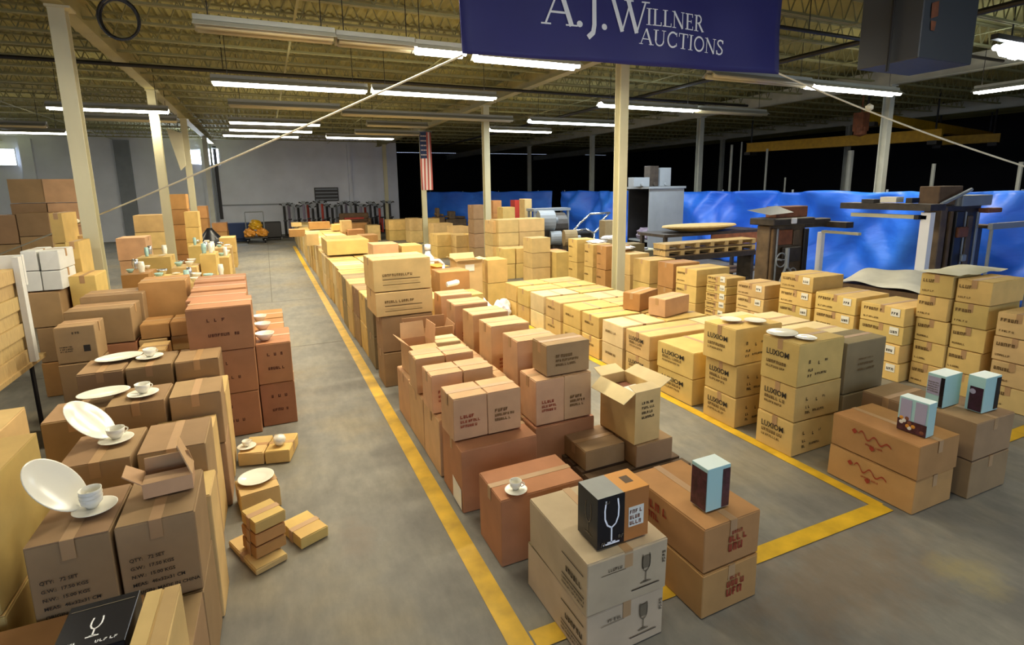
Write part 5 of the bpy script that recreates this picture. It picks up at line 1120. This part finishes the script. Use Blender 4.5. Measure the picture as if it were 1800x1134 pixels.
# chrome tubular frame and motor-like goods
t = thing('tube_frame', 'bright tubular metal frame before the tarpaulin left of the banner column', 'frame', (PY(985, 430, 12.8).x, 12.8, 0))
def fr(pts, r=.03): g = MB(); g.path(pts, r, 8); return g
ox = PY(985, 430, 12.8).x; Z = lambda px, py: (PY(px, py, 12.8).x - ox, 0, PY(px, py, 12.8).z)
for nm, pp in (('side_tube', ((1008, 406), (1020, 392), (1038, 376), (1072, 374))), ('side_tube', ((1072, 374), (1058, 388), (1054, 400), (1044, 410))), ('cross_tube', ((1008, 406), (1030, 403), (1044, 410))), ('leg', ((1010, 406), (1008, 440))), ('leg', ((1044, 410), (1046, 440)))):
    pts = [Z(*p) for p in pp]; pts = [(x, y, max(.03, z)) for x, y, z in pts]; fr(pts).build(nm, m_chrome, t, smooth=True)
g = MB(); a0 = Z(1012, 402); a1 = Z(1050, 385); g.box(a0[0], .06, .3, a1[0], .5, a0[2] * .9); g.build('seat_block', m_black, t, bevel=.04)
for i, (px, py, Y, r, m_, lb) in enumerate(((972, 398, 14.5, .42, m_machd, 'large dark motor'), (958, 388, 13.9, .3, m_steel, 'grey motor housing'), (975, 418, 13.6, .2, m_steel, 'small grey pump'), (1000, 418, 12.6, .22, m_grey, 'dull round bundle'))):
    q = PY(px, py, Y); zc = q.z; t = thing('electric_motor', '%s in the clutter left of the banner column' % lb, 'motor', (q.x, Y, 0)); g = MB(); L_ = r * 1.5
    g.bar((-L_ / 2, 0, max(zc, r + .1)), (L_ / 2, -.1, max(zc, r + .1)), r, 18); g.build('housing', m_, t); g = MB(); g.box(-r * .6, -r * .5, 0, r * .6, r * .5, max(zc, r + .1) - r * .8); g.build('stand', m_machd, t)
    g = MB(); g.bar((L_ / 2, -.1, max(zc, r + .1)), (L_ / 2 + .12, -.11, max(zc, r + .1)), r * .3, 12); g.build('shaft', m_steel, t)
g = MB(); q = PY(938, 372, 14.6); g.box(0, 0, 0, 1.3, .5, .08); 
for x in (.03, 1.2): g.box(x, .02, -q.z, x + .06, .08, 0); g.box(x, .42, -q.z, x + .06, .48, 0)
tag(g.build('metal_bench', m_steel, None, (q.x, 14.6, q.z)), 'grey metal bench top behind the tall plain stack', 'bench')
q = PY(1064, 388, 12.2); g = MB(); g.box(0, 0, 0, .35, .3, q.z); tag(g.build('pale_case', m_grey, None, (q.x, 12.2, 0), bevel=.01), 'pale upright case touching the banner column on its left', 'case')
t = thing('cream_trolley', 'cream flat trolley right of the banner column before the cabinet', 'trolley', (PY(1106, 430, 10.2).x, 10.1, 0)); W_ = PY(1140, 430, 9.9).x - PY(1106, 430, 9.9).x
g = MB(); g.box(0, 0, .55, W_ + .2, .5, .8); g.build('body', m_col, t, bevel=.02)
for x in (.05, W_ + .1): g = MB(); g.bar((x, .1, .5), (x, .1, .55), .02); g.bar((x, .1, .05), (x, .1, .5), .02); g.build('leg', m_steel, t)
for i, (px0, px1, pt, Y, m_) in enumerate(((766, 782, 366, 24, m_woodd), (784, 820, 372, 24, m_mach), (826, 850, 380, 19, m_dark))):
    p0 = PY(px0, pt, Y); p1 = PY(px1, pt, Y); g = MB(); g.box(0, 0, 0, p1.x - p0.x, .7, p0.z * .7); g.box((p1.x - p0.x) * .2, .1, p0.z * .7, (p1.x - p0.x) * .5, .5, p0.z); g.bar((0, .3, p0.z * .8), (p1.x - p0.x, .2, p0.z * .75), .06)
    tag(g.build('dark_machine_lump', m_, None, (p0.x, Y, 0), bevel=.03), '%s dim brown machine before the shadowed tarpaulin' % ['left', 'middle', 'right'][i], 'machine')
# ================================================================== FAR WALL: bicycles, cart, sofa-dark things
def upright(x, y, rz, label, m, h):
    t = thing('exercise_machine', label, 'machine', (x, y, 0), rz, 'dark upright machines along the far wall')
    g = MB(); g.box(-.5, -.05, 0, .5, .05, .06); g.box(-.48, -.2, 0, -.4, .2, .05); g.box(.4, -.2, 0, .48, .2, .05); g.build('base', m_dark, t)
    g = MB(); g.bar((.25, 0, .06), (.32, 0, h - .12), .06, 8); g.bar((-.2, 0, .06), (-.22, 0, .8), .05, 8); g.bar((-.2, 0, .4), (.28, 0, .5), .03, 8); g.build('frame', m, t)
    g = MB(); g.bar((.3, -.03, .33), (.3, .03, .33), .22, 18); g.build('flywheel', m_black, t)
    g = MB(); g.path([(.1, -.2, h - .02), (.3, -.19, h), (.33, 0, h - .1), (.3, .19, h), (.1, .2, h - .02)], .03, 6); g.build('handlebar', m_dark, t)
    g = MB(); g.box(.27, -.09, h - .1, .37, .09, h + .05); g.build('console', m_steel, t)
    g = MB(); g.box(-.34, -.09, .8, -.08, .09, .86); g.build('saddle', m_black, t)
    return t
ms = [m_dark, m_steel, m_purple, m_dark, m_redp, m_dark]
for i in range(12):
    px = 499 + i * 17; q = PY(px, 357 + 4 * math.sin(i * 2.7), 28.7); upright(q.x, 28.7, 1.57 + .05 * math.sin(i * 2.1), 'dark upright machine against the far white wall, %s from the left' % ORD[i + 1], ms[i % 6], q.z - .05)
for i in range(11):
    px = 507 + i * 17; q = PY(px, 356 + 4 * math.sin(i * 1.7), 30.0); upright(q.x, 30.0, 1.57, 'dark upright machine in the rear rank against the far wall, %s from the left' % ORD[i + 1], ms[(i + 2) % 6], q.z - .05)
q = PY(622, 372, 27.2); g = MB(); g.box(-.7, 0, .35, .7, .6, .75); g.box(-.7, .4, .75, .7, .6, 1.15); g.box(-.75, 0, 0, -.6, .6, .9); g.box(.6, 0, 0, .75, .6, .9); g.box(-.6, .05, .76, .6, .4, .86, 1)
o = g.build('armchair', m_woodd, None, (q.x, 26.8, 0), bevel=.03); tag(o, 'dark brown seat with a red cushion before the upright machines', 'chair'); g = MB(); g.box(-.5, .03, .87, .4, .35, .95); g.build('cushion', m_redp, o)
q = PY(450, 410, 26.2); t = thing('hand_cart', 'hand cart loaded with yellow sacks at the far end of the aisle', 'cart', (q.x, 26.2, 0))
g = MB(); g.box(-.45, 0, .22, .45, .9, .27); g.build('deck', m_dark, t); g = MB(); g.path([(-.4, .88, .27), (-.4, .95, 1.35), (.35, .95, 1.35), (.35, .88, .27)], .025, 6); g.build('handle', m_steel, t)
for x in (-.35, .35):
    for y in (.12, .78): g = MB(); g.bar((x - .03, y, .11), (x + .03, y, .11), .109, 14); g.build('wheel', m_black, t)
for i, (dx, dy, z_, r) in enumerate(((-.24, .45, .3, .24), (.24, .45, .3, .24), (0, .45, .62, .26))):
    blob('yellow_sack', (q.x + dx, 26.2 + dy, z_), r, m_orangep if i != 2 else m_yellow, '%s yellow-orange sack on the far hand cart' % ['lower left', 'lower right', 'top'][i], 'sack', 40 + i, (1, 1, 1))
for i, (px, Y, w_, m_) in enumerate(((418, 27.5, 1.0, m_flagblue), (476, 27.5, .9, m_dark))):
    q = PY(px, 400, Y); g = MB(); g.box(-w_ / 2, 0, .12, w_ / 2, .6, .85); g.box(-w_ / 2 + .05, .05, 0, w_ / 2 - .05, .55, .12); tag(g.build('dark_crate', m_, None, (q.x, Y, 0), bevel=.03), 'dark crate %s of the yellow hand cart' % ['left', 'right'][i], 'crate')
q = PY(392, 398, 25.6); g = MB(); g.box(-.5, -.3, .68, .5, .3, .74)
for x in (-.45, .4): g.box(x, -.28, 0, x + .05, -.23, .68); g.box(x, .23, 0, x + .05, .28, .68)
q0 = q
# near-camera unlit door surround is outside the frame; daylight enters there (no wall behind the viewer)
g = MB(); g.box(XL, YN - .25, 0, -9, YN, ZC); g.box(14, YN - .25, 0, XR, YN, ZC); g.box(-9, YN - .25, 4.0, 14, YN, ZC); struct('wall_front', g, m_wallw)

# ------------------------------------------------------------------ cartons that hardly show are joined into one packed mass per material set
def join_unseen(keep=298):
    from mathutils.bvhtree import BVHTree
    bpy.context.view_layer.update(); o0 = cam.matrix_world.translation.copy(); R3 = cam.matrix_world.to_3x3()
    V = []; F = []; own = []
    for o in COL.objects:
        if o.type != 'MESH' or (o.parent is not None and o.parent.name == 'ceiling'): continue
        if o.name.split('.')[0] in ('print', 'tape', 'letter', 'flap'): continue
        rt = o
        while rt.parent: rt = rt.parent
        b = len(V); mw = o.matrix_world; V += [mw @ v.co for v in o.data.vertices]
        for p in o.data.polygons: F.append([b + i for i in p.vertices]); own.append(rt)
    T_ = BVHTree.FromPolygons(V, F); cnt = {}; Wp, Hp = 560, 353; k = FPX * Wp / 1800; cy = CY * Wp / 1800
    for j in range(int(Hp * .25), Hp):
        for i in range(Wp):
            d = R3 @ Vector(((i + .5 - Wp / 2) / k, -((j + .5) - cy) / k, -1)); d.normalize()
            hit, _, fi, _ = T_.ray_cast(o0, d)
            if hit: cnt[own[fi]] = cnt.get(own[fi], 0) + 1
    cs = [o for o in COL.objects if o.parent is None and o.name.split('.')[0] == 'carton']
    cs.sort(key=lambda o: -cnt.get(o, 0)); drop = cs[keep:]
    bym = {}
    for o in drop: bym.setdefault(o['group'], []).append(o)
    for gname, members in bym.items():
        mats = []; mb = MB()
        for o in members:
            M_ = o.matrix_world; m_ = o.data.materials[0]
            if m_ not in mats: mats.append(m_)
            k_ = mats.index(m_); w_, d_, h_ = o['_dim']; x, y = w_ / 2, d_ / 2
            mb.add([tuple(M_ @ Vector(c)) for c in ((-x, -y, .002), (x, -y, .002), (x, y, .002), (-x, y, .002), (-x, -y, h_ - .003), (x, -y, h_ - .003), (x, y, h_ - .003), (-x, y, h_ - .003))],
                   [(3, 2, 1, 0), (4, 5, 6, 7), (0, 1, 5, 4), (1, 2, 6, 5), (2, 3, 7, 6), (3, 0, 4, 7)], k_)
            for c in list(o.children):
                for c2 in list(c.children): bpy.data.objects.remove(c2)
                bpy.data.objects.remove(c)
            bpy.data.objects.remove(o)
        tag(mb.build('packed_cartons', mats), 'hardly visible ' + gname + ', packed under and behind the rest', 'cardboard boxes', None, 'stuff')
join_unseen()
for o in list(COL.objects):
    if '_dim' in o.keys(): del o['_dim']
